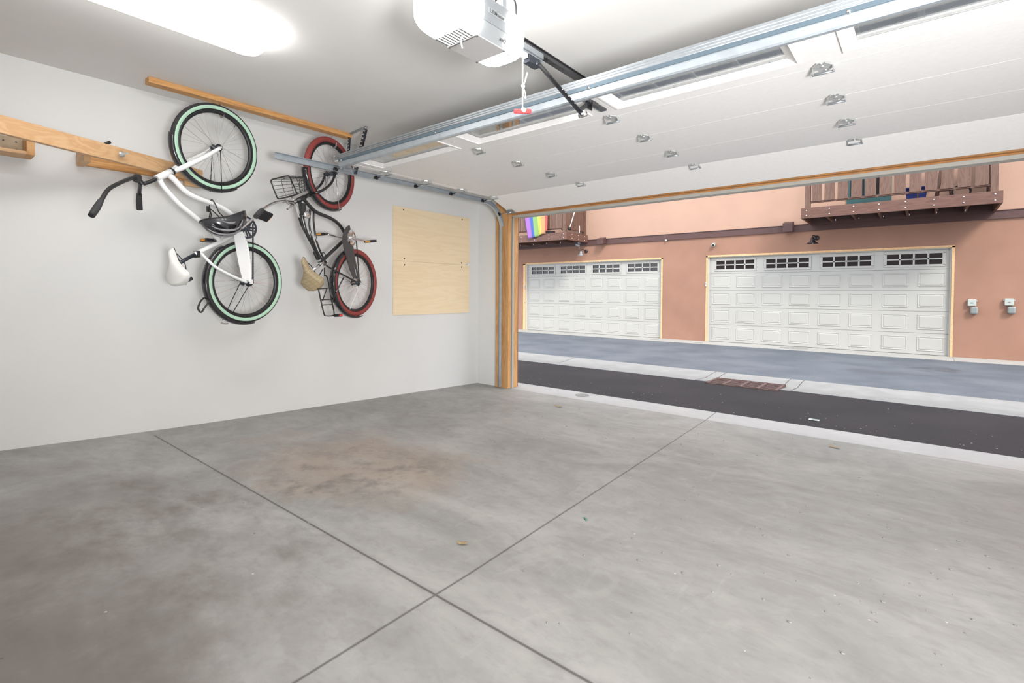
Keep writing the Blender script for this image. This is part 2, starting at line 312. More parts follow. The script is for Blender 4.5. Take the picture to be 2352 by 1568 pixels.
class MB:
    """collects shapes given in world coordinates, links them as one mesh object"""
    def __init__(s): s.b = bmesh.new(); s.uv = None
    def face(s, pts):
        vs = [s.b.verts.new(p) for p in pts]
        try: return s.b.faces.new(vs)
        except ValueError: return None
    def box(s, x0, x1, y0, y1, z0, z1, rot=None, piv=None):
        P = [Vector((x, y, z)) for x in (x0, x1) for y in (y0, y1) for z in (z0, z1)]
        if rot:
            c = piv or Vector(((x0+x1)/2, (y0+y1)/2, (z0+z1)/2)); P = [rot @ (p-c) + c for p in P]
        v = [s.b.verts.new(p) for p in P]
        for f in ((0, 1, 3, 2), (4, 6, 7, 5), (0, 4, 5, 1), (2, 3, 7, 6), (0, 2, 6, 4), (1, 5, 7, 3)): s.b.faces.new([v[i] for i in f])
        return s
    def obox(s, c, ax, ay, az, hx, hy, hz):
        """oriented box from centre, three unit axes and half sizes"""
        c = Vector(c); v = []
        for i in (-1, 1):
            for j in (-1, 1):
                for k in (-1, 1): v.append(s.b.verts.new(c + ax*(i*hx) + ay*(j*hy) + az*(k*hz)))
        for f in ((0, 1, 3, 2), (4, 6, 7, 5), (0, 4, 5, 1), (2, 3, 7, 6), (0, 2, 6, 4), (1, 5, 7, 3)): s.b.faces.new([v[i] for i in f])
        return s
    def bar(s, a, b, w, h, up=(0, 0, 1)):
        a = Vector(a); b = Vector(b); d = (b-a).normalized(); u = Vector(up); side = d.cross(u)
        if side.length < 1e-4: side = d.cross(Vector((1, 0, 0)))
        side.normalize(); u = side.cross(d)
        return s.obox((a+b)/2, d, side, u, (b-a).length/2, w/2, h/2)
    def tube(s, pts, r, seg=10, smooth=0, closed=False, caps=True, flat=None):
        pts = [Vector(p) for p in pts]
        rs = list(r) if isinstance(r, (list, tuple)) else [r]*len(pts)
        if smooth and len(pts) > 2:
            q, rq = [], []; n = len(pts); rng = range(n if closed else n-1)
            for i in rng:
                g = lambda k: pts[k % n] if closed else pts[max(0, min(n-1, k))]
                p0, p1, p2, p3 = g(i-1), g(i), g(i+1), g(i+2); r1, r2 = rs[i % n], rs[(i+1) % n]
                for k in range(smooth):
                    t = k/smooth
                    q.append(.5*((2*p1)+(p2-p0)*t+(2*p0-5*p1+4*p2-p3)*t*t+(3*p1-p0-3*p2+p3)*t**3)); rq.append(r1+(r2-r1)*t)
            if not closed: q.append(pts[-1]); rq.append(rs[-1])
            pts, rs = q, rq
        n = len(pts); rings = []; nrm = None
        for i, p in enumerate(pts):
            if closed: d = pts[(i+1) % n]-pts[i-1]
            else: d = pts[min(i+1, n-1)]-pts[max(i-1, 0)]
            if d.length < 1e-9: d = Vector((0, 0, 1))
            d.normalize()
            if nrm is None:
                nrm = d.orthogonal().normalized() if flat is None else (Vector(flat)-d*Vector(flat).dot(d)).normalized()
            else:
                nrm = nrm-d*nrm.dot(d); nrm = nrm.normalized() if nrm.length > 1e-6 else d.orthogonal().normalized()
            bn = d.cross(nrm)
            rings.append([s.b.verts.new(p+rs[i]*(math.cos(2*PI*k/seg)*nrm+math.sin(2*PI*k/seg)*bn)) for k in range(seg)])
        for i in range(n if closed else n-1):
            A, B = rings[i], rings[(i+1) % n]
            for k in range(seg):
                f = s.b.faces.new((A[k], A[(k+1) % seg], B[(k+1) % seg], B[k])); f.smooth = seg > 5
        if caps and not closed:
            s.b.faces.new(rings[0][::-1]); s.b.faces.new(rings[-1])
        return s
    def lathe(s, c, axis, prof, seg=24, a0=0, a1=2*PI):
        """prof: (distance along the axis, radius)"""
        c = Vector(c); ax = Vector(axis).normalized(); u = ax.orthogonal().normalized(); v = ax.cross(u); full = abs(a1-a0-2*PI) < 1e-6
        n = seg if full else seg+1; rings = []
        for (t, r) in prof:
            rings.append([s.b.verts.new(c+ax*t+max(r, 1e-4)*(math.cos(a0+(a1-a0)*k/seg)*u+math.sin(a0+(a1-a0)*k/seg)*v)) for k in range(n)])
        for i in range(len(prof)-1):
            for k in range(n if full else n-1):
                f = s.b.faces.new((rings[i][k], rings[i][(k+1) % n], rings[i+1][(k+1) % n], rings[i+1][k])); f.smooth = True
        return s
    def prism(s, pts, d):
        """polygon extruded by vector d"""
        d = Vector(d); A = [s.b.verts.new(Vector(p)) for p in pts]; B = [s.b.verts.new(Vector(p)+d) for p in pts]; n = len(pts)
        s.b.faces.new(A[::-1]); s.b.faces.new(B)
        for k in range(n): s.b.faces.new((A[k], A[(k+1) % n], B[(k+1) % n], B[k]))
        return s
    def grid(s, fn, nu, nv, smooth=True, uv=False):
        V = [[s.b.verts.new(fn(i/nu, j/nv)) for j in range(nv+1)] for i in range(nu+1)]
        if uv: s.uv = s.uv or s.b.loops.layers.uv.new('UVMap')
        for i in range(nu):
            for j in range(nv):
                f = s.b.faces.new((V[i][j], V[i+1][j], V[i+1][j+1], V[i][j+1])); f.smooth = smooth
                if uv:
                    for l, (a, b_) in zip(f.loops, ((i, j), (i+1, j), (i+1, j+1), (i, j+1))): l[s.uv].uv = (a/nu, b_/nv)
        return s
    def ellip(s, c, rx, ry, rz, nu=14, nv=8):
        c = Vector(c)
        return s.grid(lambda u, v: c+Vector((rx*math.sin(PI*v)*math.cos(2*PI*u), ry*math.sin(PI*v)*math.sin(2*PI*u), -rz*math.cos(PI*v))), nu, nv)
    def build(s, name, m, parent=None, bevel=0, label=None, cat=None, group=None, kind=None, origin=None, solid=0):
        bmesh.ops.remove_doubles(s.b, verts=s.b.verts, dist=1e-6)
        bmesh.ops.recalc_face_normals(s.b, faces=s.b.faces)
        me = bpy.data.meshes.new(name)
        if parent: off = wloc(parent); loc = Vector((0, 0, 0))
        else:
            if origin is None:
                vs = [v.co for v in s.b.verts]; origin = Vector((sum(v.x for v in vs)/len(vs), sum(v.y for v in vs)/len(vs), min(v.z for v in vs)))
            off = Vector(origin); loc = off
        bmesh.ops.translate(s.b, verts=s.b.verts, vec=-off)
        s.b.to_mesh(me); s.b.free()
        o = bpy.data.objects.new(name, me); COL.objects.link(o); o.location = loc
        for x in (m if isinstance(m, (list, tuple)) else [m]): me.materials.append(x)
        if parent: o.parent = parent
        if solid: md = o.modifiers.new('solid', 'SOLIDIFY'); md.thickness = solid; md.offset = 0
        if bevel: md = o.modifiers.new('bevel', 'BEVEL'); md.width = bevel; md.segments = 2; md.limit_method = 'ANGLE'
        return tag(o, label, cat, group, kind)
def struct(name, b, m, label, cat, **k): return b.build(name, m, label=label, cat=cat, kind='structure', **k)

# ------------------------------------------------------------------ the garage room
XL, XR, YF, YBK, ZC = -4.643, 1.75, 4.95, -1.5, 2.745
OPX0, OPX1, OPZ = -4.06, .86, 2.20          # door opening
FZ = [(-1.7, .245), (.41, .165), (1.39, .115), (3.53, .045), (4.95, 0.0), (5.32, 0.0)]
def fz(y):
    for (a, za), (b, zb) in zip(FZ, FZ[1:]):
        if y <= b: return za+(zb-za)*(y-a)/(b-a)
    return 0
b = MB()
ys = [-1.7, .0, .41, .9, 1.39, 2.1, 2.8, 3.53, 4.2, 4.95]
b.grid(lambda u, v: Vector((XL-.1+(XR-XL+.2)*u, ys[round(v*(len(ys)-1))], fz(ys[round(v*(len(ys)-1))]))), 1, len(ys)-1)
b.box(-9, 6, 4.95, 5.32, -.3, 0); b.box(XL-.1, XR+.1, -1.7, 4.95, -.35, -.25)
struct('floor', b, M['floor'], 'grey broom-finished concrete garage slab with two saw-cut joints', 'floor')
struct('wall_left', MB().box(XL-.15, XL, YBK, YF+.2, -.1, ZC+.1), M['wall'], 'long white painted garage wall where the bicycles hang', 'wall')
struct('wall_right', MB().box(XR, XR+.15, YBK, YF+.2, -.1, ZC+.1), M['wall'], 'white painted garage wall on the right side', 'wall')
struct('wall_back', MB().box(XL-.15, XR+.15, YBK-.15, YBK, -.1, ZC+.1), M['wall'], 'white painted garage wall facing the door opening', 'wall')
b = MB(); b.box(XL, OPX0-.022, YF, YF+.13, -.1, ZC+.1).box(OPX1+.022, XR, YF, YF+.13, -.1, ZC+.1).box(OPX0-.022, OPX1+.022, YF, YF+.13, OPZ+.04, ZC+.1)
struct('wall_front', b, M['wall'], 'white return wall around the open garage doorway', 'wall')
struct('ceiling', MB().box(XL-.15, XR+.15, YBK-.15, YF+.2, ZC, ZC+.1), M['ceiling'], 'smooth painted garage ceiling', 'ceiling')
struct('wall_outside', MB().box(XL-3, XR+2, YF+.13, YF+.17, OPZ+.06, 3.1).box(XL-3, OPX0-.022, YF+.13, YF+.17, 0, OPZ+.06).box(OPX1+.022, XR+2, YF+.13, YF+.17, 0, OPZ+.06), M['stucco_lo'], 'stucco outer face of the garage around the doorway', 'wall')
# door jambs: inner nailer boards, white weather stop, outer jamb
struct('trim_1', MB().box(OPX0-.215, OPX0-.005, 4.895, 4.95, .002, 2.42), M['fir_z'], 'orange wood nailer board standing left of the garage doorway behind the track', 'trim', bevel=.003)
struct('trim_2', MB().box(OPX1+.005, OPX1+.165, 4.895, 4.95, .002, 2.42), M['fir_z'], 'orange wood nailer board standing right of the garage doorway', 'trim', bevel=.003)
struct('trim_3', MB().box(OPX0-.02, OPX1+.02, 4.895, 4.95, OPZ+.012, 2.42), M['fir_x'], 'orange wood header board over the garage doorway', 'trim', bevel=.003)
struct('trim_4', MB().box(OPX0-.02, OPX0, 4.95, 5.075, .002, OPZ), M['fir_z'], 'orange wood outer jamb on the left side of the doorway', 'trim')
struct('trim_5', MB().box(OPX1, OPX1+.02, 4.95, 5.075, .002, OPZ), M['fir_z'], 'orange wood outer jamb on the right side of the doorway', 'trim')
struct('trim_6', MB().box(OPX0-.02, OPX1+.02, 4.95, 5.15, OPZ, OPZ+.02), M['fir_x'], 'orange wood soffit board across the doorway', 'trim')
struct('trim_7', MB().box(OPX0, OPX0+.012, 4.955, 4.985, .002, OPZ-.02).box(OPX0-.03, OPX0, 4.945, 4.956, .002, OPZ-.02), M['vinyl'], 'cream vinyl weather strip on the left jamb', 'trim')
struct('trim_8', MB().box(OPX0, OPX1, 4.955, 4.975, OPZ-.030, OPZ+.012).box(OPX0, OPX1, 4.975, 4.99, OPZ-.018, OPZ).box(OPX0, OPX1, 4.99, 5.15, OPZ-.012, OPZ), M['vinyl'], 'cream vinyl weather strip along the top of the doorway', 'trim')

# ------------------------------------------------------------------ the alley
struct('street_near_lane', MB().box(-30, 22, 5.32, 7.15, -.3, -.004), M['asphalt_new'], 'dark fresh asphalt strip in front of the garage', 'road')
b = MB()
prof = [(7.15, -.002), (7.30, -.012), (7.62, -.028), (7.95, .002), (8.12, .004)]
b.grid(lambda u, v: Vector((-30+52*u, prof[round(v*4)][0], prof[round(v*4)][1])), 52, 4, smooth=False)
struct('gutter', b, M['kerb'], 'pale concrete gutter pan running along the alley', 'gutter')
b = MB()
for xx in (-5.05, -2.49, -2.33, -1.45, -1.28, 2.6, 5.2, -8.2):
    b.grid(lambda u, v: Vector((xx+.006*(u-.5), prof[round(v*4)][0], prof[round(v*4)][1]+.002)), 1, 4)
struct('gutter_joint', b, M['pit'], 'dark narrow joints across the concrete gutter', 'gutter')
struct('street_far_lane', MB().box(-30, 22, 8.12, 12.42, -.3, .002), M['asphalt_old'], 'weathered blue-grey asphalt lane across the alley', 'road')
struct('driveway_apron', MB().box(-30, 22, 12.42, 13.35, -.3, .008), M['apron'], 'cream concrete strip at the foot of the opposite building', 'pavement')
b = MB()
for xx in (-5.30, -1.83, .47, 4.2): b.box(xx, xx+.01, 12.42, 13.2, .007, .010)
struct('apron_joint', b, M['cover'], 'control joints in the cream concrete strip', 'pavement')
# drain grate in the gutter
g0 = thing('drain_grate', (-1.85, 7.25, -.01), 'long rusty iron drain grate with four bays of slots in the gutter', 'drain grate')
MB().box(-2.27, -1.43, 7.02, 7.52, -.02, -.0115).build('drain_pit', M['pit'], g0)
b = MB().box(-2.30, -1.40, 6.99, 7.02, -.02, .008).box(-2.30, -1.40, 7.50, 7.54, -.02, .008)
for k in range(5): x = -2.30+k*.215; b.box(x, x+.035, 7.0, 7.53, -.02, .008)
b.build('frame', M['grate'], g0)
for k in range(4):
    b = MB(); x = -2.265+k*.215
    for j in range(5): y = 7.075+j*.088; b.box(x, x+.18, y, y+.032, -.018, .006)
    b.build('bars', M['grate'], g0)
def cover(x, y, z, r, label, grp='round utility covers set in the concrete'):
    t = thing('utility_cover', (x, y, z), label, 'utility cover', grp)
    MB().lathe((x, y, z), (0, 0, 1), [(-.005, r), (.003, r), (.004, r*.9), (.003, r*.88), (.003, 0)], 24).build('lid', M['cover'], t)
    MB().lathe((x, y, z), (0, 0, 1), [(.0, r*1.02), (.004, r*1.02), (.004, r*1.1), (.0, r*1.1)], 24).build('ring', M['kerb'], t)
cover(-3.13, 5.16, 0, .075, 'small round cover in the slab edge just outside the doorway')
cover(-5.50, 12.72, .008, .10, 'small round cover by the right foot of the farther garage door')
cover(-4.32, 12.62, .008, .10, 'small round cover by the left foot of the nearer garage door')
cover(-2.25, 12.85, .008, .26, 'wide flat cover in the pale strip before the nearer garage door')

# ------------------------------------------------------------------ opposite building
YB = 13.2
D = [(-4.28, .42), (-10.19, -5.55)]
b = MB()
zt = 2.70
segs = [(-30, D[1][0]-.15), (D[1][1]+.04, D[0][0]-.06), (D[0][1]+.05, 22)]
for x0, x1 in segs: b.box(x0, x1, YB, YB+.3, -.1, zt)
for (x0, x1) in ((D[1][0]-.15, D[1][1]+.04), (D[0][0]-.06, D[0][1]+.05)): b.box(x0, x1, YB, YB+.3, 2.20, zt)
struct('wall_opposite_lower', b, M['stucco_lo'], 'terracotta stucco ground floor wall of the opposite building', 'wall')
b = MB(); b.box(-30, -1.33, YB+.02, YB+.3, zt, 6.4).box(-.55, 22, YB+.02, YB+.3, zt, 6.4).box(-1.33, -.55, YB+.02, YB+.3, zt, 3.12).box(-1.33, -.55, YB+.02, YB+.3, 4.6, 6.4)
struct('wall_opposite_upper', b, M['stucco_up'], 'light peach stucco upper wall of the opposite building', 'wall')
struct('trim_9', MB().box(-30, 22, YB-.035, YB, 2.675, 2.825).box(-30, 22, YB-.05, YB, 2.825, 2.835), M['trim_brown'], 'plum brown band board between the two stucco colours', 'trim')
for i, (x0, x1) in enumerate(D):
    L_ = .06 if i == 0 else .13
    struct('trim_%d' % (10+i), MB().box(x0-L_, x0-.02 if i == 0 else x0-.03, YB-.012, YB+.14, .01, 2.20).box(x1+.01, x1+.05, YB-.012, YB+.14, .01, 2.20).box(x0-L_, x1+.05, YB-.012, YB+.14, 2.172, 2.215),
           M['pine'], ['weathered wood frame around the nearer opposite garage door', 'weathered wood frame around the farther opposite garage door'][i], 'trim')
    struct('trim_%d' % (12+i), MB().box(x0-.03, x0+.015, YB+.02, YB+.13, .01, 2.172).box(x1-.015, x1+.02, YB+.02, YB+.13, .01, 2.172).box(x0, x1, YB+.02, YB+.13, 2.155, 2.175),
           M['vinyl'], ['cream weather stop inside the nearer opposite door frame', 'cream weather stop inside the farther opposite door frame'][i], 'trim')

def far_door(x0, x1, label):
    y = YB+.07; t = thing('garage_door', ((x0+x1)/2, y, .01), label, 'garage door', 'closed garage doors across the alley')
    zs = [.012, .449, .896, 1.325, 1.753, 2.16]; w = x1-x0
    for k in range(5):
        z0, z1 = zs[k]+.002, zs[k+1]-.004; b = MB()
        if k < 4:
            b.box(x0, x1, y, y+.04, z0, z1)
            n = 8; p = w/n
            for i in range(n):
                a0, a1 = x0+i*p+.075*p/.58, x0+(i+1)*p-.075*p/.58; c0, c1 = z0+.065, z1-.065
                # pressed groove and raised field, one ring inside the other
                def ringf(A, Bq, ya, yb_):
                    (ax0, ax1, az0, az1), (bx0, bx1, bz0, bz1) = A, Bq
                    P = [Vector((ax0, ya, az0)), Vector((ax1, ya, az0)), Vector((ax1, ya, az1)), Vector((ax0, ya, az1))]
                    Q = [Vector((bx0, yb_, bz0)), Vector((bx1, yb_, bz0)), Vector((bx1, yb_, bz1)), Vector((bx0, yb_, bz1))]
                    for q in range(4): b.face([P[q], P[(q+1) % 4], Q[(q+1) % 4], Q[q]])
                ringf((a0, a1, c0, c1), (a0+.012, a1-.012, c0+.012, c1-.012), y-.001, y-.012)
                ringf((a0+.012, a1-.012, c0+.012, c1-.012), (a0+.03, a1-.03, c0+.03, c1-.03), y-.012, y-.003)
                ringf((a0+.03, a1-.03, c0+.03, c1-.03), (a0+.045, a1-.045, c0+.045, c1-.045), y-.003, y-.012)
                b.face([Vector((a0+.045, y-.012, c0+.045)), Vector((a1-.045, y-.012, c0+.045)), Vector((a1-.045, y-.012, c1-.045)), Vector((a0+.045, y-.012, c1-.045))])
            b.box(x0, x1, y+.028, y+.038, z1-.002, z1+.0055)
            b.build('panel_section', M['door_cream'], t)
        else:
            n = 4; p = w/n; xs = []
            for i in range(n): xs.append((x0+i*p+.18, x0+(i+1)*p-.10 if i < n-1 else x1-.21))
            xs = [(x0+.165+i*1.165*w/4.70, x0+.165+i*1.165*w/4.70+.92*w/4.70) for i in range(4)]
            za, zb = 1.842, 2.085
            px = x0
            for (a, c) in xs: b.box(px, a, y, y+.04, z0, z1); px = c
            b.box(px, x1, y, y+.04, z0, z1)
            for (a, c) in xs: b.box(a, c, y, y+.04, z0, za).box(a, c, y, y+.04, zb, z1)
            s = b.build('window_section', M['door_cream'], t)
            for (a, c) in xs:
                fr = MB().box(a-.035, c+.035, y-.014, y, za-.035, za+.012).box(a-.035, c+.035, y-.014, y, zb-.012, zb+.035).box(a-.035, a+.012, y-.014, y, za, zb).box(c-.012, c+.035, y-.014, y, za, zb)
                wdt = c-a
                for q in (1, 2, 3): fr.box(a+wdt*q/4-.016, a+wdt*q/4+.016, y-.010, y+.004, za, zb)
                fr.box(a, c, y-.010, y+.004, (za+zb)/2-.014, (za+zb)/2+.014)
                f = fr.build('window_frame', M['door_cream'], t, bevel=.003)
                MB().box(a, c, y+.01, y+.016, za, zb).build('pane', M['dark_glass'], f)
    MB().box(x0, x1, y-.004, y+.03, .003, .016).build('bottom_seal', M['black'], t)
far_door(D[0][0], D[0][1], 'wide cream raised-panel garage door, the nearer one under the long wooden balcony')
far_door(D[1][0], D[1][1], 'cream raised-panel garage door, the farther one below the rainbow flag')
# little sensors on the frames
for (x, z, lb) in ((-10.245, 1.43, 'small white sensor on the left frame of the farther garage door'), (-4.325, 1.47, 'small white sensor on the left frame of the nearer garage door')):
    t = thing('door_sensor', (x, YB-.02, z), lb, 'sensor')
    MB().box(x-.02, x+.02, YB-.035, YB-.012, z-.05, z+.05).build('case', M['box_white'], t, bevel=.006)
    MB().lathe((x, YB-.034, z+.02), (0, -1, 0), [(0, .009), (.004, .007), (.004, 0)], 12).build('eye', M['black'], t)

# beam end blocks on the band board
for (x0, x1, z1, lb) in ((-7.42, -7.21, 2.875, 'plum brown beam end on the band right of the flag balcony'), (-2.54, -2.335, 2.915, 'plum brown beam end on the band left of the long balcony')):
    zb = 2.66
    b = MB().prism([(x0, YB-.05, zb+.03), (x0, YB-.24, zb), (x0, YB-.24, z1-.05), (x0, YB-.05, z1)], (x1-x0, 0, 0))
    b.build('beam_end', M['trim_brown'], label=lb, cat='beam end', group='beam ends on the brown band', bevel=.006)

# balconies
def balcony(x0, x1, yf, z0, label, npick, rail_post=.10, side_right=True, fill=.78):
    """z0: underside of the fascia"""
    t = thing('balcony', ((x0+x1)/2, YB, z0), label, 'balcony', 'wooden balconies on the opposite building')
    zf = z0+.215
    MB().box(x0, x1, yf-.04, yf, z0, zf).build('fascia', M['redwood_x'], t, bevel=.004)
    for xs in ((x0, x0+.04), (x1-.04, x1)):
        MB().box(xs[0], xs[1], yf, YB-.04, z0, zf).build('side_board', M['redwood_y'], t, bevel=.004)
    nb = 7
    for k in range(1, nb):
        x = x0+(x1-x0)*k/nb; MB().box(x-.02, x+.02, yf, YB-.04, z0+.02, z0+.17).build('joist', M['redwood'], t)
    b = MB(); yy = yf
    while yy < YB-.06: b.box(x0+.04, x1-.04, yy+.002, yy+.13, z0+.17, z0+.20); yy += .137
    b.build('deck_boards', M['redwood_x'], t)
    MB().box(x0+.02, x1-.02, YB-.09, YB-.04, z0-.02, z0+.17).build('ledger', M['trim_brown'], t)
    for k in range(nb+1):
        x = x0+.10+(x1-x0-.2)*k/nb
        for z in (z0+.055, z0+.16): MB().lathe((x, yf-.04, z), (0, -1, 0), [(0, .014), (.006, .013), (.010, .006), (.010, 0)], 10).build('bolt', M['steel'], t)
        if 0 < k < nb: MB().tube([(x+.05, yf+.5, z0+.03), (x+.05, yf+.5, z0-.03)], .008, 6).build('hanger_bolt', M['steel'], t)
    zr, ztop = zf+.13, zf+1.02; px0, px1 = x0+.06, x1-.06
    for x in (px0, px1-rail_post): MB().box(x, x+rail_post, yf-.01, yf+rail_post-.01, zf, ztop).build('post', M['redwood'], t, bevel=.004)
    MB().box(px0+rail_post, px1-rail_post, yf+.01, yf+.06, zr-.03, zr+.01).build('bottom_rail', M['redwood_x'], t, bevel=.003)
    MB().box(px0-.03, px1+.03, yf-.03, yf+.11, ztop, ztop+.04).build('hand_rail', M['redwood_x'], t, bevel=.004)
    p = (px1-px0-2*rail_post)/npick
    for k in range(npick):
        x = px0+rail_post+k*p+p*(1-fill)/2; MB().box(x, x+p*fill, yf-.012, yf+.012, zr-.005, ztop).build('picket', M['redwood'], t, bevel=.002)
    if side_right:
        n = 5; y0 = yf+rail_post; pp = (YB-.12-y0)/n
        for sx in (px1-rail_post*.6,):
            MB().box(sx, sx+.05, y0, YB-.05, zr-.03, zr+.03).build('side_rail', M['redwood_y'], t)
            for k in range(n):
                y = y0+k*pp+pp*.12; MB().box(sx+.012, sx+.036, y, y+pp*.76, zr, ztop).build('picket', M['redwood'], t, bevel=.002)
            MB().box(sx-.02, sx+.07, YB-.13, YB-.05, zf, ztop).build('post', M['redwood'], t)
            MB().box(sx-.03, sx+.10, y0, YB-.05, ztop, ztop+.04).build('hand_rail', M['redwood_x'], t)
        for y in (yf+.25, yf+.6, yf+.95):
            for z in (z0+.055, z0+.16): MB().lathe((x1, y, z), (1, 0, 0), [(0, .014), (.006, .013), (.010, .006), (.010, 0)], 10).build('bolt', M['steel'], t)
    return t
balcony(-2.01, 1.035, 12.04, 2.812, 'long brown wooden balcony with wide pickets above the nearer opposite garage door', 12)
balcony(-11.6, -7.84, 12.04, 2.752, 'brown wooden balcony with a rainbow flag over its railing', 16, fill=.87)

# teal framed balcony window and things on the balconies
struct('window_1', MB().box(-1.33, -1.27, YB-.01, YB+.12, 3.12, 4.6).box(-.61, -.55, YB-.01, YB+.12, 3.12, 4.6).box(-1.27, -.61, YB-.01, YB+.12, 3.12, 3.36).box(-1.27, -.61, YB-.01, YB+.12, 4.5, 4.6).box(-1.02, -.98, YB+.0, YB+.1, 3.36, 4.5), M['teal'], 'teal framed balcony window behind the pickets', 'window')
MB().box(-1.27, -.61, YB+.04, YB+.05, 3.36, 4.5).build('pane', M['dark_glass'], bpy.data.objects['window_1'])
t = thing('storage_tote', (-.14, 12.75, 3.02), 'blue plastic storage tote on the long balcony deck', 'storage box')
MB().prism([(-.27, 12.6, 3.02), (-.01, 12.6, 3.02), (.03, 12.6, 3.30), (-.31, 12.6, 3.30)], (0, .35, 0)).build('body', M['blue'], t, bevel=.01)
MB().box(-.34, .06, 12.57, 12.98, 3.30, 3.335).build('lid', M['blue'], t, bevel=.01)
t = thing('wooden_easel', (.30, 12.8, 3.02), 'tall brown wooden easel leaning behind the long balcony railing', 'easel')
MB().bar((.16, 12.75, 3.02), (.27, 12.9, 4.0), .05, .04).build('leg', M['redwood'], t)
MB().bar((.40, 12.75, 3.02), (.31, 12.9, 4.0), .05, .04).build('leg', M['redwood'], t)
MB().bar((.19, 12.77, 3.25), (.39, 12.77, 3.25), .03, .05).build('crossbar', M['redwood'], t)
t = thing('hose_reel', (.52, 12.6, 3.02), 'coiled black hose on its reel behind the long balcony railing', 'hose')
for k in range(4): MB().tube([(.52+.13*math.cos(a), 12.55+.03*k, 3.16+.12*math.sin(a)) for a in [i*PI/8 for i in range(16)]], .014, 8, closed=True).build('hose_coil', M['rubber'], t)
MB().box(.36, .68, 12.52, 12.68, 3.012, 3.04).build('base', M['black'], t)
t = thing('sun_umbrella', (-.11, 12.35, 3.02), 'furled blue and white parasol pole behind the long balcony pickets', 'umbrella')
MB().tube([(-.11, 12.35, 3.02), (-.11, 12.35, 4.3)], .014, 10).build('pole', M['steel'], t)
MB().lathe((-.11, 12.35, 3.9), (0, 0, 1), [(0, .05), (.3, .06), (.6, .015)], 12).build('canopy', M['blue'], t)
t = thing('fabric_bundle', (-8.22, 12.45, 3.04), 'yellow fabric bundle seen through the flag balcony pickets', 'bundle')
MB().ellip((-8.22, 12.45, 3.34), .15, .12, .30).build('padding', M['yellow'], t)
MB().tube([(-8.26, 12.35, 3.5), (-8.24, 12.33, 3.3), (-8.25, 12.35, 3.1)], .012, 6).build('strap', M['black'], t)
t = thing('planter_tub', (-8.8, 12.5, 2.96), 'round grey tub on the deck behind the rainbow flag', 'tub')
tc = Vector((on_y(1264, 528, 12.42).x, 12.42, 2.966)); t.location = tc
MB().lathe(tc, (0, 0, 1), [(0, .13), (.10, .15), (.11, .16), (.115, .14), (.02, .12), (.02, 0)], 20).build('tub', M['grey_shade'], t)
# flag
p = [on_y(1206.5, 497, 11.985), on_y(1259, 491, 11.985), on_y(1259.5, 530, 11.97), on_y(1215.5, 548, 11.96)]
ptop = [p[0]+Vector((-.12, 0, .62)), p[1]+Vector((.03, 0, .62))]
def fl(u, v):
    a = ptop[0].lerp(ptop[1], u); c = p[3].lerp(p[2], u); c = c+Vector((0, 0, -.035*math.sin(PI*u)))
    q = a.lerp(c, v); q.y += -.028*math.sin(u*19+v*2)*(.3+.7*v)-.012*math.sin(u*7+1)-.02; return q
MB().grid(fl, 60, 24, uv=True).build('rainbow_flag', M['flag'], label='six-striped rainbow flag hanging over the balcony railing', cat='flag', solid=.003)
t = thing('pole', (-7.86, 12.10, 2.97), 'slim white pole with a round black end at the corner of the flag balcony', 'pole')
a = on_x(1308, 525, -7.86); c = on_x(1321, 482, -7.86)
MB().tube([a, a+(c-a)*1.6], .013, 8).build('handle', M['cord'], t)
MB().lathe(a+Vector((-.02, 0, 0)), (1, 0, 0), [(0, 0), (0, .05), (.05, .05), (.05, 0)], 16).build('head', M['black'], t)
a = on_x(1331, 519, -7.905); c = on_x(1330, 536, -7.905)
MB().tube([a, a.lerp(c, .5)+Vector((0, .02, 0)), c], .010, 6, smooth=4).build('rope_loop', M['cord'], label='short white rope looped on the side rail of the flag balcony', cat='rope')
# flood light under the flag balcony
a = Vector((-7.95, 12.85, 2.66))
t = thing('flood_light', a+Vector((0, 0, .08)), 'small grey flood light fixed under the flag balcony', 'light')
MB().box(a.x-.03, a.x+.03, a.y-.03, a.y+.03, a.z+.03, a.z+.09).build('mount', M['grey_shade'], t)
MB().box(a.x-.09, a.x+.03, a.y-.07, a.y+.01, a.z-.03, a.z+.03, rot=Matrix.Rotation(.4, 3, 'Y')).build('head', M['grey_shade'], t, bevel=.01)
MB().tube([a+Vector((0, 0, 0)), a+Vector((.01, 0, -.13))], .008, 6).build('pull_wire', M['grey_shade'], t)

# barn light sconces
def sconce(x, z, m, lb):
    t = thing('wall_lamp', (x, YB-.02, z+.1), lb, 'wall lamp', 'barn lamps above the opposite garage doors')
    MB().lathe((x+.04, YB, z+.08), (0, -1, 0), [(0, .055), (.02, .055), (.035, .03), (.035, 0)], 16).build('wall_plate', M['bronze'], t)
    MB().tube([(x+.04, YB-.03, z+.08), (x+.02, YB-.12, z+.115), (x, YB-.22, z+.11), (x, YB-.24, z+.06)], .011, 8, smooth=5).build('arm', M['bronze'], t)
    MB().lathe((x, YB-.24, z+.075), (0, 0, -1), [(0, .0), (0, .028), (.04, .04), (.07, .045), (.09, .052), (.135, .115), (.14, .115), (.13, .10), (.09, .04), (.09, 0)], 20).build('shade', m, t)
    MB().ellip((x, YB-.24, z-.03), .028, .028, .035, 10, 6).build('bulb', M['saddle_white'], t)
sconce(-1.93, 2.43, M['bronze'], 'dark bronze barn lamp under the left end of the long balcony')
sconce(-7.95, 2.42, M['grey_shade'], 'pale grey shaded barn lamp beside the flag balcony')
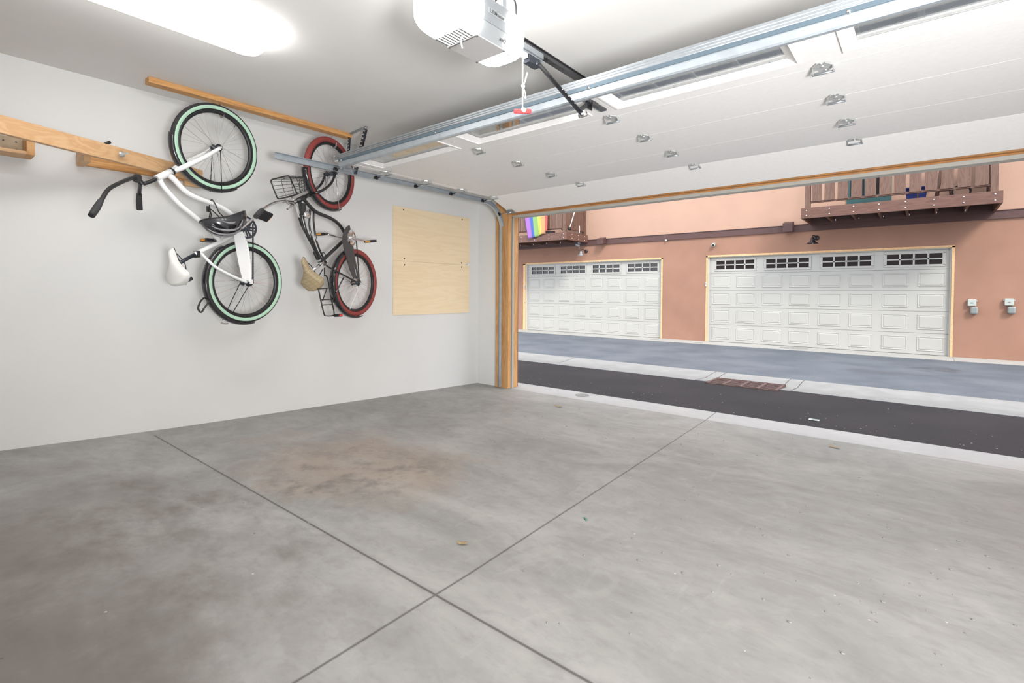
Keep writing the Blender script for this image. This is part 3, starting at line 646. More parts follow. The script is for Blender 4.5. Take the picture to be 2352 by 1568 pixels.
# security camera
t = thing('security_camera', (-4.15, YB-.02, 2.48), 'small round white security camera on the stucco between the garage doors', 'camera')
MB().lathe((-4.15, YB, 2.50), (0, -1, 0), [(0, .035), (.03, .03), (.05, .012), (.05, 0)], 16).build('mount', M['box_white'], t)
MB().lathe((-4.15, YB-.05, 2.48), (.2, -1, -.35), [(-.03, 0), (-.03, .045), (.05, .045), (.055, .038), (.055, 0)], 18).build('body', M['box_white'], t)
MB().lathe(Vector((-4.15, YB-.05, 2.48))+Vector((.2, -1, -.35)).normalized()*.055, (.2, -1, -.35), [(0, .03), (.003, .03), (.003, 0)], 16).build('lens', M['black'], t)
c = on_y(1529, 552, YB-.05)
t = thing('dome_sensor', c, 'tiny white dome sensor on the brown band above the farther door', 'sensor')
MB().lathe(c+Vector((0, .015, 0)), (0, -1, 0), [(0, .03), (.02, .028), (.035, .015), (.037, 0)], 14).build('dome', M['box_white'], t)
# weatherproof boxes
for (x, z, lb) in ((.737, 1.085, 'white weatherproof box with frosted sensor, beside the nearer garage door'), (1.252, 1.105, 'white weatherproof box with frosted sensor, the one farther to the right')):
    t = thing('outlet_box', (x, YB-.02, z-.2), lb, 'outlet box', 'weatherproof outlet boxes on the stucco')
    MB().box(x-.065, x+.06, YB-.07, YB, z-.065, z+.065).build('cover', M['box_white'], t, bevel=.008)
    MB().box(x-.08, x-.062, YB-.04, YB-.01, z+.025, z+.045).box(x+.058, x+.078, YB-.04, YB-.01, z+.025, z+.045).build('hinge', M['box_white'], t)
    MB().box(x-.02, x+.015, YB-.076, YB-.069, z-.012, z+.006).build('latch', M['opener_grey'], t)
    MB().box(x-.025, x+.085, YB-.10, YB, z-.215, z-.085).build('sensor', M['box_grey'], t, bevel=.022)

# ------------------------------------------------------------------ ceiling light
def rr(x0, x1, y0, y1, r, z, n=6):
    P = []
    for (cx, cy, a) in ((x1-r, y1-r, 0), (x0+r, y1-r, PI/2), (x0+r, y0+r, PI), (x1-r, y0+r, 1.5*PI)):
        for k in range(n+1): q = a+PI/2*k/n; P.append(Vector((cx+r*math.cos(q), cy+r*math.sin(q), z)))
    return P
def ceiling_light(fx0, label):
    fx1, fy0, fy1, fzb = fx0+.36, .12, 1.44, 2.655
    t = thing('ceiling_light', (fx0+.18, .85, ZC), label, 'ceiling light', 'wraparound lights on the garage ceiling')
    b = MB(); layers = [(0, ZC-.012, .05), (.0, fzb+.045, .055), (.012, fzb+.018, .06), (.035, fzb+.002, .07), (.075, fzb, .06)]
    prev = None
    for (ins, z, r) in layers:
        ring = [b.b.verts.new(p_) for p_ in rr(fx0+ins, fx1-ins, fy0+ins, fy1-ins, r, z)]
        if prev:
            for k in range(len(ring)): f_ = b.b.faces.new((prev[k], prev[(k+1) % len(ring)], ring[(k+1) % len(ring)], ring[k])); f_.smooth = True
        prev = ring
    b.b.faces.new(prev)
    b.build('diffuser', M['lamp'], t)
    MB().box(fx0+.03, fx1-.03, fy0+.03, fy1-.03, ZC-.02, ZC).build('housing', M['white_paint'], t)
ceiling_light(-3.275, 'long glowing white wraparound light on the ceiling above the bicycle wall')
ceiling_light(-.18, 'added white wraparound light, out of view over the right half, brightening that side')  # unseen second fixture, added to brighten the right side of the room

# wood rail on ceiling and the hooks
MB().box(-4.385, -4.30, 1.15, 2.80, ZC-.040, ZC).build('ceiling_batten', M['fir_y'], label='orange wood batten screwed to the ceiling above the bicycles', cat='batten', bevel=.002)

# ------------------------------------------------------------------ wall beam
zb0, zb1 = 2.105, 2.208
A0 = Vector((-4.03, .30, 0)); A1 = Vector((-4.60, 1.60, 0)); dn = (A1-A0).normalized(); A0 = A0-dn*.35
sd_ = Vector((-dn.y, dn.x, 0))
t = thing('wall_beam', (A1.x, A1.y, zb0), 'thick orange timber beam angling off the wall behind the white bicycle', 'beam')
b = MB(); c = (A0+A1)/2; b.obox(Vector((c.x, c.y, (zb0+zb1)/2))-sd_*-.02, dn, sd_, Vector((0, 0, 1)), (A1-A0).length/2, .019, (zb1-zb0)/2)
b.build('beam', M['pine'], t, bevel=.003)
p_ = on_x(268, 355, -4.30)
s0 = on_z(268, 355, 2.155)
nrm = -sd_ if (-sd_).x > 0 else sd_
s0 = A1+(s0-A1).dot(dn)*dn; s0 = Vector((s0.x, s0.y, 2.155))+nrm*.040
MB().lathe(s0-nrm*.006, nrm, [(0, .020), (.006, .020), (.006, .012), (.018, .010), (.018, 0)], 14).build('bolt', M['zinc'], t)
MB().bar(s0+nrm*.016-dn*.026-Vector((0,0,.012)), s0+nrm*.016+dn*.026+Vector((0,0,.012)), .008, .014).build('wing_nut', M['zinc'], t)
t = thing('wall_ledger', (XL+.02, 1.1, 2.09), 'short wood ledger and blocks fixed to the wall under the beam', 'ledger')
MB().box(XL, XL+.04, .82, 1.56, 2.10, 2.19).build('ledger_board', M['fir_y'], t, bevel=.002)
MB().box(XL+.04, XL+.26, .80, .84, 2.085, 2.18).build('block', M['pine'], t, bevel=.002)
MB().box(XL+.035, XL+.06, 1.46, 1.58, 2.06, 2.11).build('block', M['pine'], t, bevel=.002)
t = thing('wall_bracket', (XL+.02, .3, 2.09), 'knotty wood bracket with screw holes at the left edge below the beam', 'bracket')
MB().box(XL, XL+.038, -.1, .56, 2.10, 2.21).build('board', M['osb'], t, bevel=.002)
MB().box(XL+.04, XL+.20, .53, .57, 2.08, 2.20).build('end_block', M['fir_z'], t, bevel=.002)
MB().box(XL+.04, XL+.20, -.1, .53, 2.08, 2.10).build('ledge', M['pine'], t)
for (y, z) in ((.44, 2.18), (.44, 2.13), (.50, 2.18), (.50, 2.13), (.36, 2.18), (.36, 2.13)):
    MB().lathe((XL+.038, y, z), (1, 0, 0), [(0, .005), (.001, .005), (.001, 0)], 8).build('screw', M['dark_steel'], t)
c = on_x(245, 326, XL+.10)
t = thing('rubber_hook', c-Vector((.08, 0, 0)), 'small dark rubber-coated hook on the wall just above the beam', 'hook')
MB().tube([Vector((XL, c.y-.02, c.z-.09)), c+Vector((-.03, -.02, -.06)), c+Vector((0, -.02, -.03)), c+Vector((0, .02, .005))], .011, 8, smooth=4).build('hook', M['rubber'], t)

# plywood boards
t1 = thing('plywood_board', (XL+.008, 4.15, 1.575), 'upper pale plywood board screwed to the white wall', 'board', 'pale plywood boards on the wall')
MB().box(XL+.001, XL+.016, 3.54, 4.765, 1.578, 2.192).build('sheet', M['ply'], t1, bevel=.001)
t2 = thing('plywood_board', (XL+.008, 4.15, .957), 'lower pale plywood board screwed to the white wall', 'board', 'pale plywood boards on the wall')
MB().box(XL+.001, XL+.016, 3.54, 4.765, .957, 1.5765).build('sheet', M['ply'], t2, bevel=.001)
def at_board(px, py): return on_x(px, py, XL+.016)
for (px, py, tt) in ((927, 481.5, t1), (1061.5, 504, t1), (929, 593.5, t1), (929.4, 608, t2), (1060, 603.5, t1), (1060, 613, t2)):
    q = at_board(px, py)
    MB().lathe(q, (1, 0, 0), [(0, .009), (.0015, .008), (.0015, 0)], 10).build('screw', M['dark_steel'], tt)
q = at_board(1071, 607)
t = thing('latch_plate', (XL+.016, q.y, q.z-.02), 'small white metal plate on the right edge of the plywood', 'plate')
MB().box(XL+.016, XL+.022, 4.70, 4.775, q.z-.012, q.z+.012).build('plate', M['white_paint'], t, bevel=.002)
MB().lathe((XL+.022, 4.715, q.z), (1, 0, 0), [(0, .006), (.002, .005), (.002, 0)], 10).build('screw', M['dark_steel'], t)

# ------------------------------------------------------------------ open sectional door
DX0, DX1, DZ = -4.02, .84, 2.36
HC_ = [-2.77, -1.59, -.41]
SY = [2.435, 2.95, 3.45, 3.96, 4.49]
BOT = Vector((0, 4.86, 2.216))
door = thing('overhead_door', (-1.59, 3.6, DZ), 'raised white sectional garage door hanging open under the ceiling', 'garage door')
TH = .045
# flat sections
for k in (1, 2, 3):
    b = MB().box(DX0, DX1, SY[k]+.0015, SY[k+1]-.0015, DZ, DZ+TH).box(DX0, DX1, SY[k+1]-.003, SY[k+1]+.0012, DZ+.03, DZ+TH); b.build('door_section', M['white_metal'], door)
# bottom section leans into the curve
d = (BOT-Vector((0, SY[4], DZ))).normalized(); nn = Vector((0, -d.z, d.y))
a = Vector((0, SY[4]+.002, DZ)); 
b = MB(); b.prism([Vector((DX0, a.y, a.z)), Vector((DX0, BOT.y, BOT.z)), Vector((DX0, BOT.y, BOT.z))+nn*TH, Vector((DX0, a.y, a.z))+nn*TH], (DX1-DX0, 0, 0))
b.build('door_section', M['white_metal'], door, bevel=.002)
e_ = BOT+nn*TH*.5
MB().tube([(DX0, e_.y+.008, e_.z), (DX1, e_.y+.008, e_.z)], .014, 8).build('bottom_seal', M['rubber'], door)
# window section
wx = []
cells = [DX0, HC_[0], HC_[1], HC_[2], DX1]
wx = [(-3.86, -2.87), (-2.66, -1.68), (-1.48, -.50), (-.30, .70)]
wy0, wy1 = 2.53, 2.835
b = MB(); px = DX0
for (x0, x1) in wx: b.box(px, x0, SY[0], SY[1]-.0015, DZ, DZ+TH); px = x1
b.box(px, DX1, SY[0], SY[1]-.0015, DZ, DZ+TH)
for (x0, x1) in wx: b.box(x0, x1, SY[0], wy0, DZ, DZ+TH).box(x0, x1, wy1, SY[1]-.0015, DZ, DZ+TH)
b.box(DX0, DX1, SY[1]-.004, SY[1]+.0012, DZ+.03, DZ+TH)
ws = b.build('window_section', M['white_metal'], door)
for (x0, x1) in wx:
    b = MB()
    zt_ = DZ+TH
    # splayed reveal up to the smaller glazed opening, then the outside grille
    gx0, gx1, gy0, gy1 = x0+.045, x1-.045, wy0+.02, wy1-.026; zt_ = DZ+.030
    O = [Vector((x0, wy0, DZ)), Vector((x1, wy0, DZ)), Vector((x1, wy1, DZ)), Vector((x0, wy1, DZ))]
    I = [Vector((gx0, gy0, zt_-.005)), Vector((gx1, gy0, zt_-.005)), Vector((gx1, gy1, zt_-.005)), Vector((gx0, gy1, zt_-.005))]
    for q in range(4): b.face([O[q], O[(q+1) % 4], I[(q+1) % 4], I[q]])
    b.box(x0-.012, x1+.012, wy1, wy1+.012, DZ-.006, DZ).box(x0-.012, x1+.012, wy0-.012, wy0, DZ-.006, DZ).box(x0-.012, x0, wy0, wy1, DZ-.006, DZ).box(x1, x1+.012, wy0, wy1, DZ-.006, DZ)
    fr = b.build('window_frame', M['white_metal'], door)
    g = MB(); w_ = gx1-gx0
    for q in range(0, 5): xx = gx0+w_*q/4; g.box(xx-.013, xx+.013, gy0, gy1, zt_+.006, zt_+.018)
    for yy in (gy0, (gy0+gy1)/2, gy1): g.box(gx0, gx1, yy-.012, yy+.012, zt_+.006, zt_+.018)
    g.build('window_grille', M['door_cream'], fr, bevel=.003)
    MB().box(gx0-.01, gx1+.01, gy0-.01, gy1+.01, zt_-.004, zt_).build('pane', M['pane'], fr)
    b = MB()
    for q in range(4): xx = x0+.12+q*(x1-x0-.24)/3; b.lathe((xx, wy1-.028, DZ+.03), (0, -.6, -1), [(0, .006), (.003, .006), (.003, 0)], 8)
    b.build('screws', M['galv_dull'], fr)
# strut along the top edge
b = MB(); y = SY[0]
P = [(y+.005, DZ), (y-.0, DZ-.004), (y-.003, DZ-.056), (y+.003, DZ-.064), (y+.024, DZ-.064), (y+.024, DZ-.061), (y+.006, DZ-.061), (y+.002, DZ-.055), (y+.006, DZ)]
b.prism([Vector((DX0+.08, *q)) for q in P], (DX1-DX0-.16, 0, 0))
b.box(DX0+.08, DX1-.08, y+.0, y+.07, DZ-.003, DZ-.0002)
b.build('strut', M['galv'], door)
MB().box(DX0+.08, DX1-.08, y-.0065, y-.002, DZ-.017, DZ+.003).build('strut_shade_strip', mat('groove_shade_grey', (.13, .18, .22), .5, .3), door)  # dark strip coloured as the shade in the strut's top groove
b = MB()
for z in (.008, .022, .036): b.tube([(DX0, y-.001, DZ+z), (DX1, y-.001, DZ+z)], .0045, 6)
b.box(DX0+.03, DX1, y-.004, y, DZ+.002, DZ+TH+.004)
b.build('top_edge_cap', M['galv_dull'], door)
for x in (-3.9, -2.7, -1.45, -.25, .6): MB().lathe((x, y-.004, DZ-.012), (0, -1, 0), [(0, .009), (.006, .008), (.007, 0)], 8).build('strut_screw', M['steel'], door)

def hinge(x, y, end=False, tilt=0):
    """hinge leaf plate with raised knuckle bar, hanging below the inner face"""
    h = MB(); z = DZ
    w = .042
    # leaf outline: house shaped upper leaf, folded
    h.prism([(x-w*.45, y-.055, z-.001), (x+w*.45, y-.055, z-.001), (x+w, y-.02, z-.001), (x+w, y+.035, z-.001), (x-w, y+.035, z-.001), (x-w, y-.02, z-.001)], (0, 0, -.004))
    h.box(x-w*.5, x+w*.5, y+.035, y+.06, z-.004, z-.001)
    for s in (-1, 1):
        h.prism([(x+s*w, y-.022, z-.003), (x+s*w, y+.036, z-.003), (x+s*w, y+.036, z-.030), (x+s*w, y+.022, z-.030)], (.003*s, 0, 0))
        h.prism([(x+s*w, y-.022, z-.003), (x+s*w*.45, y-.056, z-.003), (x+s*w*.45, y-.050, z-.010), (x+s*w, y-.018, z-.012)], (.002*s, 0, 0))
    h.lathe((x, y-.008, z-.005), (0, 0, -1), [(0, .010), (.005, .009), (.005, 0)], 8).lathe((x, y-.045, z-.005), (0, 0, -1), [(0, .006), (.004, .006), (.004, 0)], 8).lathe((x+.008, y+.05, z-.004), (0, 0, -1), [(0, .006), (.004, .006), (.004, 0)], 8)
    o = h.build('hinge', M['zinc'], door, bevel=0)
    MB().tube([(x-w-.006, y+.030, z-.026), (x+w+.006, y+.030, z-.026)], .0065, 8).build('hinge_pin', M['galv_dull'], o)
    if end:
        MB().tube([(x, y+.030, z-.026), (-4.165 if x < 0 else .985, y+.030, z-.026)], .0055, 8).build('roller_stem', M['steel'], o)
        sx = -4.165 if x < 0 else .985
        MB().lathe((sx-.006, y+.030, z-.026), (1, 0, 0), [(-.006, 0), (-.006, .018), (-.002, .023), (.002, .021), (.006, .023), (.010, .018), (.010, 0)], 16).build('roller', M['black'], o)
    return o
for y in SY[1:]:
    for x in HC_: hinge(x, y)
    hinge(DX0+.05, y, True); hinge(DX1-.05, y, True)
# end stile strips
b = MB()
for x in (DX0, DX1-.06): b.box(x, x+.06, SY[0], SY[4], DZ-.0025, DZ-.0005)
b.build('end_stiles', M['white_metal'], door)
# top fixtures and bottom brackets with rollers
for sx, rx in ((DX0+.05, -4.165), (DX1-.05, .985)):
    s = -1 if sx < 0 else 1
    h = MB().box(sx-.035, sx+.035, 2.50, 2.60, DZ-.006, DZ).box(sx+s*.02, sx+s*.026, 2.51, 2.59, DZ-.07, DZ).box(sx-.03, sx+.03, 2.512, 2.57, DZ-.05, DZ-.045)
    o = h.build('top_bracket', M['galv_dull'], door)
    MB().tube([(sx, 2.54, DZ-.030), (rx, 2.54, DZ-.030)], .0055, 8).build('roller_stem', M['steel'], o)
    MB().lathe((rx-.004, 2.54, DZ-.030), (1, 0, 0), [(-.006, 0), (-.006, .018), (-.002, .023), (.002, .021), (.006, .023), (.010, .018), (.010, 0)], 16).build('roller', M['black'], o)
    q = BOT-d*.04
    h = MB().obox(Vector((sx, q.y, q.z))-nn*.008, Vector((1, 0, 0)), d, nn, .05, .045, .004)
    h.obox(Vector((sx+s*.03, q.y, q.z))-nn*.02, Vector((1, 0, 0)), d, nn, .003, .03, .016)
    o = h.build('bottom_bracket', M['galv_dull'], door)
    MB().tube([Vector((sx, q.y+.01, q.z))-nn*.02, Vector((rx, q.y+.01, q.z))-nn*.02], .0055, 8).build('roller_stem', M['steel'], o)
    MB().lathe(Vector((rx, q.y+.01, q.z))-nn*.02, (1, 0, 0), [(-.01, 0), (-.010, .018), (-.006, .023), (.0, .021), (.004, .023), (.008, .018), (.008, 0)], 16).build('roller', M['black'], o)
# operator bracket and arm on the door
c = Vector((-1.56, 2.66, DZ))
MB().box(c.x-.02, c.x+.02, 2.47, 2.80, DZ-.012, DZ-.0005).box(c.x-.024, c.x-.018, 2.62, 2.69, DZ-.035, DZ).box(c.x+.018, c.x+.024, 2.62, 2.69, DZ-.035, DZ).build('operator_bracket', M['black_paint'], door)
p0 = Vector((-1.56, 2.60, DZ-.028)); p1 = on_y(1338, 264, 2.395); p2 = Vector((-1.665, 2.262, 2.475))
MB().bar(p0, (p0.x-.01, 2.53, DZ-.078), .026, .006, (1, 0, 0)).bar((p0.x-.01, 2.53, DZ-.078), p1, .026, .006, (1, 0, 0)).build('curved_arm', M['black_paint'], door)
b = MB().bar(p1, p2, .030, .006, (1, 0, 0)).bar(p1+Vector((0, 0, .002)), p2+Vector((0, 0, .002)), .005, .024, (1, 0, 0))
arm = b.build('straight_arm', M['black_paint'], door)
b = MB(); ddv = (p2-p1).normalized()
side_ = ddv.cross(Vector((1, 0, 0))).normalized()
if side_.z > 0: side_ = -side_
for k in range(5): b.lathe(p1.lerp(p2, .22+k*.07)+Vector((.013, 0, 0)), (1, 0, 0), [(0, .005), (.003, .005), (.003, 0)], 8)
b.build('arm_holes', M['steel'], arm)
MB().lathe(p1+Vector((-.02, 0, 0)), (1, 0, 0), [(0, 0), (0, .014), (.045, .014), (.045, 0)], 10).build('pivot_bolt', M['steel'], arm)

# ------------------------------------------------------------------ tracks
def track(tx, label, side):
    t = thing('door_track', (tx, 4.86, 0), label, 'door track', 'galvanised tracks of the overhead door')
    r = .33; zc = 2.338; yv = 4.875
    path = [Vector((tx, 1.985, zc)), Vector((tx, 3.0, zc)), Vector((tx, yv-r, zc))]
    for k in range(1, 11): a_ = PI/2*k/10; path.append(Vector((tx, yv-r+r*math.sin(a_), zc-r+r*math.cos(a_))))
    path.append(Vector((tx, yv, .02)))
    # U shaped channel opening towards the door
    prof_ = [(side*.032, .026), (0, .026), (0, -.026), (side*.032, -.026)]
    def chan(path_, name, m):
        b = MB(); rings = []
        for i, p_ in enumerate(path_):
            d_ = (path_[min(i+1, len(path_)-1)]-path_[max(i-1, 0)]).normalized(); n_ = Vector((0, -d_.z, d_.y))
            rings.append([p_+Vector((s_, 0, 0))+n_*h_ for (s_, h_) in prof_])
        for A_, B_ in zip(rings, rings[1:]):
            for k in range(3): b.face([A_[k], A_[k+1], B_[k+1], B_[k]])
        return b.build(name, m, t, solid=.0025)
    chan(path[:3], 'horizontal_track', M['galv'])
    chan(path[2:13], 'curved_track', M['galv'])
    chan(path[12:], 'vertical_track', M['galv'])
    # angle iron stiffener on the outside of the vertical run
    MB().box(tx-side*.003, tx-side*.006, yv-.03, 4.894, .02, 2.02).box(tx-side*.05, tx, 4.888, 4.894, .02, 2.02).build('jamb_angle', M['galv_dull'], t)
    for z in (.25, .75, 1.25, 1.75): MB().box(tx-side*.045, tx+side*.002, 4.885, 4.894, z, z+.07).build('jamb_bracket', M['galv_dull'], t)
    # ceiling hanger of perforated angle
    yh = 2.755
    def perf(a_, b_, name, w=.036):
        a_ = Vector(a_); b_ = Vector(b_); o = MB().bar(a_, b_, w, .003, (0, 1, 0)).bar(a_+Vector((0, w/2, 0)), b_+Vector((0, w/2, 0)), .003, w*.6, (0, 1, 0)).build(name, M['dark_steel'], t)
        dd = (b_-a_); L = dd.length; n_ = int(L/.034); hb = MB()
        ax = dd.normalized(); sd2 = ax.cross(Vector((0, 1, 0))).normalized()
        for k in range(n_):
            for s_ in (-.008, .008):
                hb.obox(a_+ax*(.017+k*.034)+sd2*s_+Vector((0, -.0022, 0)), ax, sd2, Vector((0, 1, 0)), .006, .0035, .0006)
        hb.build('slots', M['wall'], o); return o
    perf((tx-side*-.02-.0 if False else tx+side*.15, yh, ZC-.02), (tx+side*.005, yh-.02, 2.33), 'diagonal_hanger')
    perf((tx-side*.14, yh+.02, ZC-.005), (tx-side*.12, yh-.02, 2.34), 'upright_hanger', .026)
    MB().bar((tx-side*.15, yh+.03, ZC-.006), (tx+side*.18, yh, ZC-.006), .03, .004).build('ceiling_angle', M['galv_dull'], t)
    MB().box(min(tx-side*.13, tx+side*.01), max(tx-side*.13, tx+side*.01), yh-.035, yh-.005, 2.335, 2.375).build('cross_bracket', M['galv_dull'], t)
    for q in ((tx+side*.16, yh, ZC-.012), (tx-side*.13, yh+.02, ZC-.012)): MB().lathe(q, (0, 0, -1), [(0, .011), (.006, .010), (.007, 0)], 8).build('lag_screw', M['steel'], t)
track(-4.175, 'galvanised door track along the left wall, passing the red-tyred front wheel', 1)
track(.995, 'galvanised door track on the right side of the doorway', -1)

# ------------------------------------------------------------------ opener
ox0, ox1, oz = -1.802, -1.597, 2.40
t = thing('door_opener', (-1.70, 1.75, oz), 'ceiling mounted garage door opener with two glowing lamp covers', 'garage door opener')
b = MB()
prof_ = [(ox0+.012, oz), (ox1-.012, oz), (ox1+.014, oz+.065), (ox1+.014, oz+.185), (ox0-.014, oz+.185), (ox0-.014, oz+.065)]
b.prism([Vector((x, 1.70, z)) for x, z in prof_], (0, .195, 0)); b.build('chassis', M['opener_light'], t, bevel=.004)
MB().prism([Vector((ox1+.0145, 1.70, oz+.068)), Vector((ox1+.0145, 1.895, oz+.068)), Vector((ox1+.0145, 1.895, oz+.183)), Vector((ox1+.0145, 1.70, oz+.183))], (.002, 0, 0)).build('side_panel', M['opener_grey'], t)
MB().box(ox0+.004, ox1-.004, 1.695, 1.90, oz-.006, oz).build('bottom_panel', M['opener_base'], t, bevel=.003)
def lens(y0, y1, nm, sgn):
    # rounded lamp cover: big bulging box
    b = MB(); cx = (ox0+ox1)/2; n = 20
    secs = []
    L = y1-y0
    for k in range(9):
        s_ = k/8; yy = y0+L*s_ if sgn > 0 else y1-L*s_
        f_ = 1 if s_ < .35 else math.sqrt(max(0, 1-((s_-.35)/.65)**2.4))
        hw = .138*(.35+.65*f_) if k < 8 else .05; z0 = oz-.006+(1-f_)*.045; z1 = oz+.205-(1-f_)*.06
        ring = []
        ex = 4.2
        for q in range(n):
            a_ = 2*PI*q/n; ca, sa = math.cos(a_), math.sin(a_)
            rx = abs(ca)**(2/ex)*(1 if ca >= 0 else -1); rz = abs(sa)**(2/ex)*(1 if sa >= 0 else -1)
            zz = (z0+z1)/2+rz*(z1-z0)/2
            taper = 1-.10*max(0, (oz+.075-zz)/.08)
            ring.append(b.b.verts.new((cx+rx*hw*taper, yy, zz)))
        secs.append(ring)
    for A_, B_ in zip(secs, secs[1:]):
        for q in range(n): f2 = b.b.faces.new((A_[q], A_[(q+1) % n], B_[(q+1) % n], B_[q])); f2.smooth = True
    b.b.faces.new(secs[0]); b.b.faces.new(secs[-1])
    return b.build(nm, M['lens'], t)
lens(1.898, 2.05, 'lamp_cover', 1)
lens(1.46, 1.70, 'lamp_cover', -1)
b = MB()
for k in range(9): b.box(ox0+.02+k*.019, ox0+.030+k*.019, 1.60, 1.685, oz-.009, oz-.005)
b.box(ox0+.01, ox1-.01, 1.688, 1.698, oz-.010, oz-.004); b.build('vent_slats', M['vent_grey'], t)
b = MB()
for k in range(12): b.box(ox0+.015+k*.0155, ox0+.019+k*.0155, 1.905, 1.945, oz-.0075, oz-.0045)
b.build('vent_slats', M['opener_light'], t)
for (x, y) in ((ox0+.012, 1.70), (ox1-.012, 1.70), (ox0+.012, 1.893), (ox1-.012, 1.893)):
    MB().lathe((x, y, oz-.006), (0, 0, -1), [(0, .006), (.003, .005), (.003, 0)], 10).build('screw', M['opener_vent'], t)
a = Vector((-1.655, 1.655, oz-.006))
MB().tube([a, a+Vector((-.012, 0, -.02)), a+Vector((-.01, .008, -.055))], .0035, 6, smooth=4).build('antenna_wire', M['cord'], t)
# hanging straps and cable above
for x in (ox0-.0, ox1+.0):
    MB().bar((x, 1.72, oz+.18), (x, 1.72, ZC), .028, .003, (1, 0, 0)).build('hanging_strap', M['galv_dull'], t)
    MB().bar((x, 1.88, oz+.18), (x, 1.88, ZC), .028, .003, (1, 0, 0)).build('hanging_strap', M['galv_dull'], t)
MB().tube([(ox1+.005, 1.80, oz+.18), (ox1+.03, 1.84, oz+.25), (ox1+.03, 1.92, oz+.24), (ox1+.01, 1.96, oz+.18)], .005, 8, smooth=6).build('power_cable', M['black'], t)
# rail
rx, rz0 = -1.70, 2.555
MB().box(rx-.004, rx+.004, 1.95, 4.88, rz0, rz0+.036).box(rx-.018, rx+.018, 1.95, 4.88, rz0-.004, rz0).box(rx-.012, rx+.012, 1.95, 4.88, rz0+.034, rz0+.038).build('rail', M['black_paint'], t)
tr = MB().box(rx-.024, rx+.024, 2.13, 2.32, rz0-.028, rz0+.004).box(rx-.017, rx+.017, 2.13, 2.32, rz0-.040, rz0-.028).build('trolley', M['galv_dull'], t, bevel=.004)
MB().box(rx-.020, rx+.020, 2.19, 2.29, rz0-.082, rz0-.040).lathe((rx-.025, 2.26, rz0-.07), (1, 0, 0), [(0, 0), (0, .012), (.055, .012), (.055, 0)], 10).build('arm_clevis', M['dark_steel'], tr)
MB().box(rx-.014, rx+.014, 2.15, 2.185, rz0-.062, rz0-.030).build('release_lever', M['cord'], tr)
MB().box(rx-.03, rx+.03, 4.875, 4.895, rz0-.05, rz0+.06).build('header_bracket', M['galv_dull'], t)
# release cord
c0 = Vector((rx, 2.158, rz0-.05)); zk, zh = 2.335, 2.205
MB().tube([c0, (rx, 2.158, zk), (rx, 2.158, zh)], .0036, 8).tube([(rx, 2.158, zk), (rx+.004, 2.175, zk-.03), (rx+.004, 2.182, zk-.062), (rx+.002, 2.168, zk-.05), (rx, 2.160, zk-.02)], .0032, 6, smooth=4).tube([(rx, 2.158, zk), (rx, 2.18, zk+.035), (rx, 2.198, zk+.085)], .0045, 6, smooth=3).build('release_cord', M['cord'], t)
MB().ellip((rx, 2.162, zk), .010, .013, .012, 10, 6).build('cord_knot', M['cord'], t)
MB().obox((rx, 2.158, 2.199), Vector((.774, .633, 0)), Vector((-.633, .774, 0)), Vector((0, 0, 1)), .048, .008, .012).build('pull_handle', M['red_plastic'], t, bevel=.006)
MB().ellip((rx+.01, 2.158, 2.203), .012, .022, .013, 10, 6).build('cord_knot', M['cord'], t)
# lettering on the side panel
def text(s, loc, size, m, parent, nm, bold=0):
    cu = bpy.data.curves.new(nm, 'FONT'); cu.body = s; cu.size = size; cu.extrude = .0006; cu.offset = bold; cu.align_x = 'CENTER'; cu.align_y = 'CENTER'
    tmp = bpy.data.objects.new(nm, cu); COL.objects.link(tmp); bpy.context.view_layer.update()
    me = bpy.data.meshes.new_from_object(tmp.evaluated_get(bpy.context.evaluated_depsgraph_get()))
    bpy.data.objects.remove(tmp); o = bpy.data.objects.new(nm, me); COL.objects.link(o); me.materials.append(m)
    R = Matrix(((0, 0, 1), (1, 0, 0), (0, 1, 0)))       # text x -> +y, text y -> +z, normal -> +x
    me.transform(R.to_4x4()); o.parent = parent; o.location = Vector(loc)-wloc(parent); return o
plate = MB().box(ox1+.0165, ox1+.0175, 1.745, 1.870, oz+.112, oz+.138).build('name_plate', M['opener_light'], t)
text('LiftMaster', (ox1+.018, 1.8075, oz+.125), .025, M['opener_vent'], plate, 'lettering', .0004)
lg = text('myQ', (ox1+.0075, 1.862, oz+.030), .022, M['opener_vent'], t, 'lettering', .0003)
lg.rotation_euler = (0, -.0, 0); lg.location.x += .0; lg.rotation_euler[1] = math.atan2(.026, .065)

# ------------------------------------------------------------------ bicycles
def basis(C2, C1, yw):
    C2, C1 = Vector(C2), Vector(C1); e = Vector((-math.sin(yw), math.cos(yw), 0)); v = (C1-C2)
    v = (v-e*v.dot(e)).normalized(); n = e.cross(v); return C2, n, e, v
class Bike:
    def __init__(s, C2, C1, yw): s.C, s.n, s.e, s.v = basis(C2, C1, yw)
    def px(s, x, y, w=0):
        dd = ray(x, y); t_ = ((s.C+w*s.n-CAM).dot(s.n))/dd.dot(s.n); return CAM+dd*t_
    def L(s, w, u, v): return s.C+s.n*w+s.e*u+s.v*v
def ring_pts(c, n, r, k=48, a0=0, a1=2*PI, ref=None):
    a = (ref-n*ref.dot(n)).normalized() if ref is not None else Vector((0, 0, 1)).cross(n).normalized()
    b_ = n.cross(a); full = abs(a1-a0-2*PI) < 1e-6; m_ = k if full else k+1
    return [c+r*(math.cos(a0+(a1-a0)*i/k)*a+math.sin(a0+(a1-a0)*i/k)*b_) for i in range(m_)]
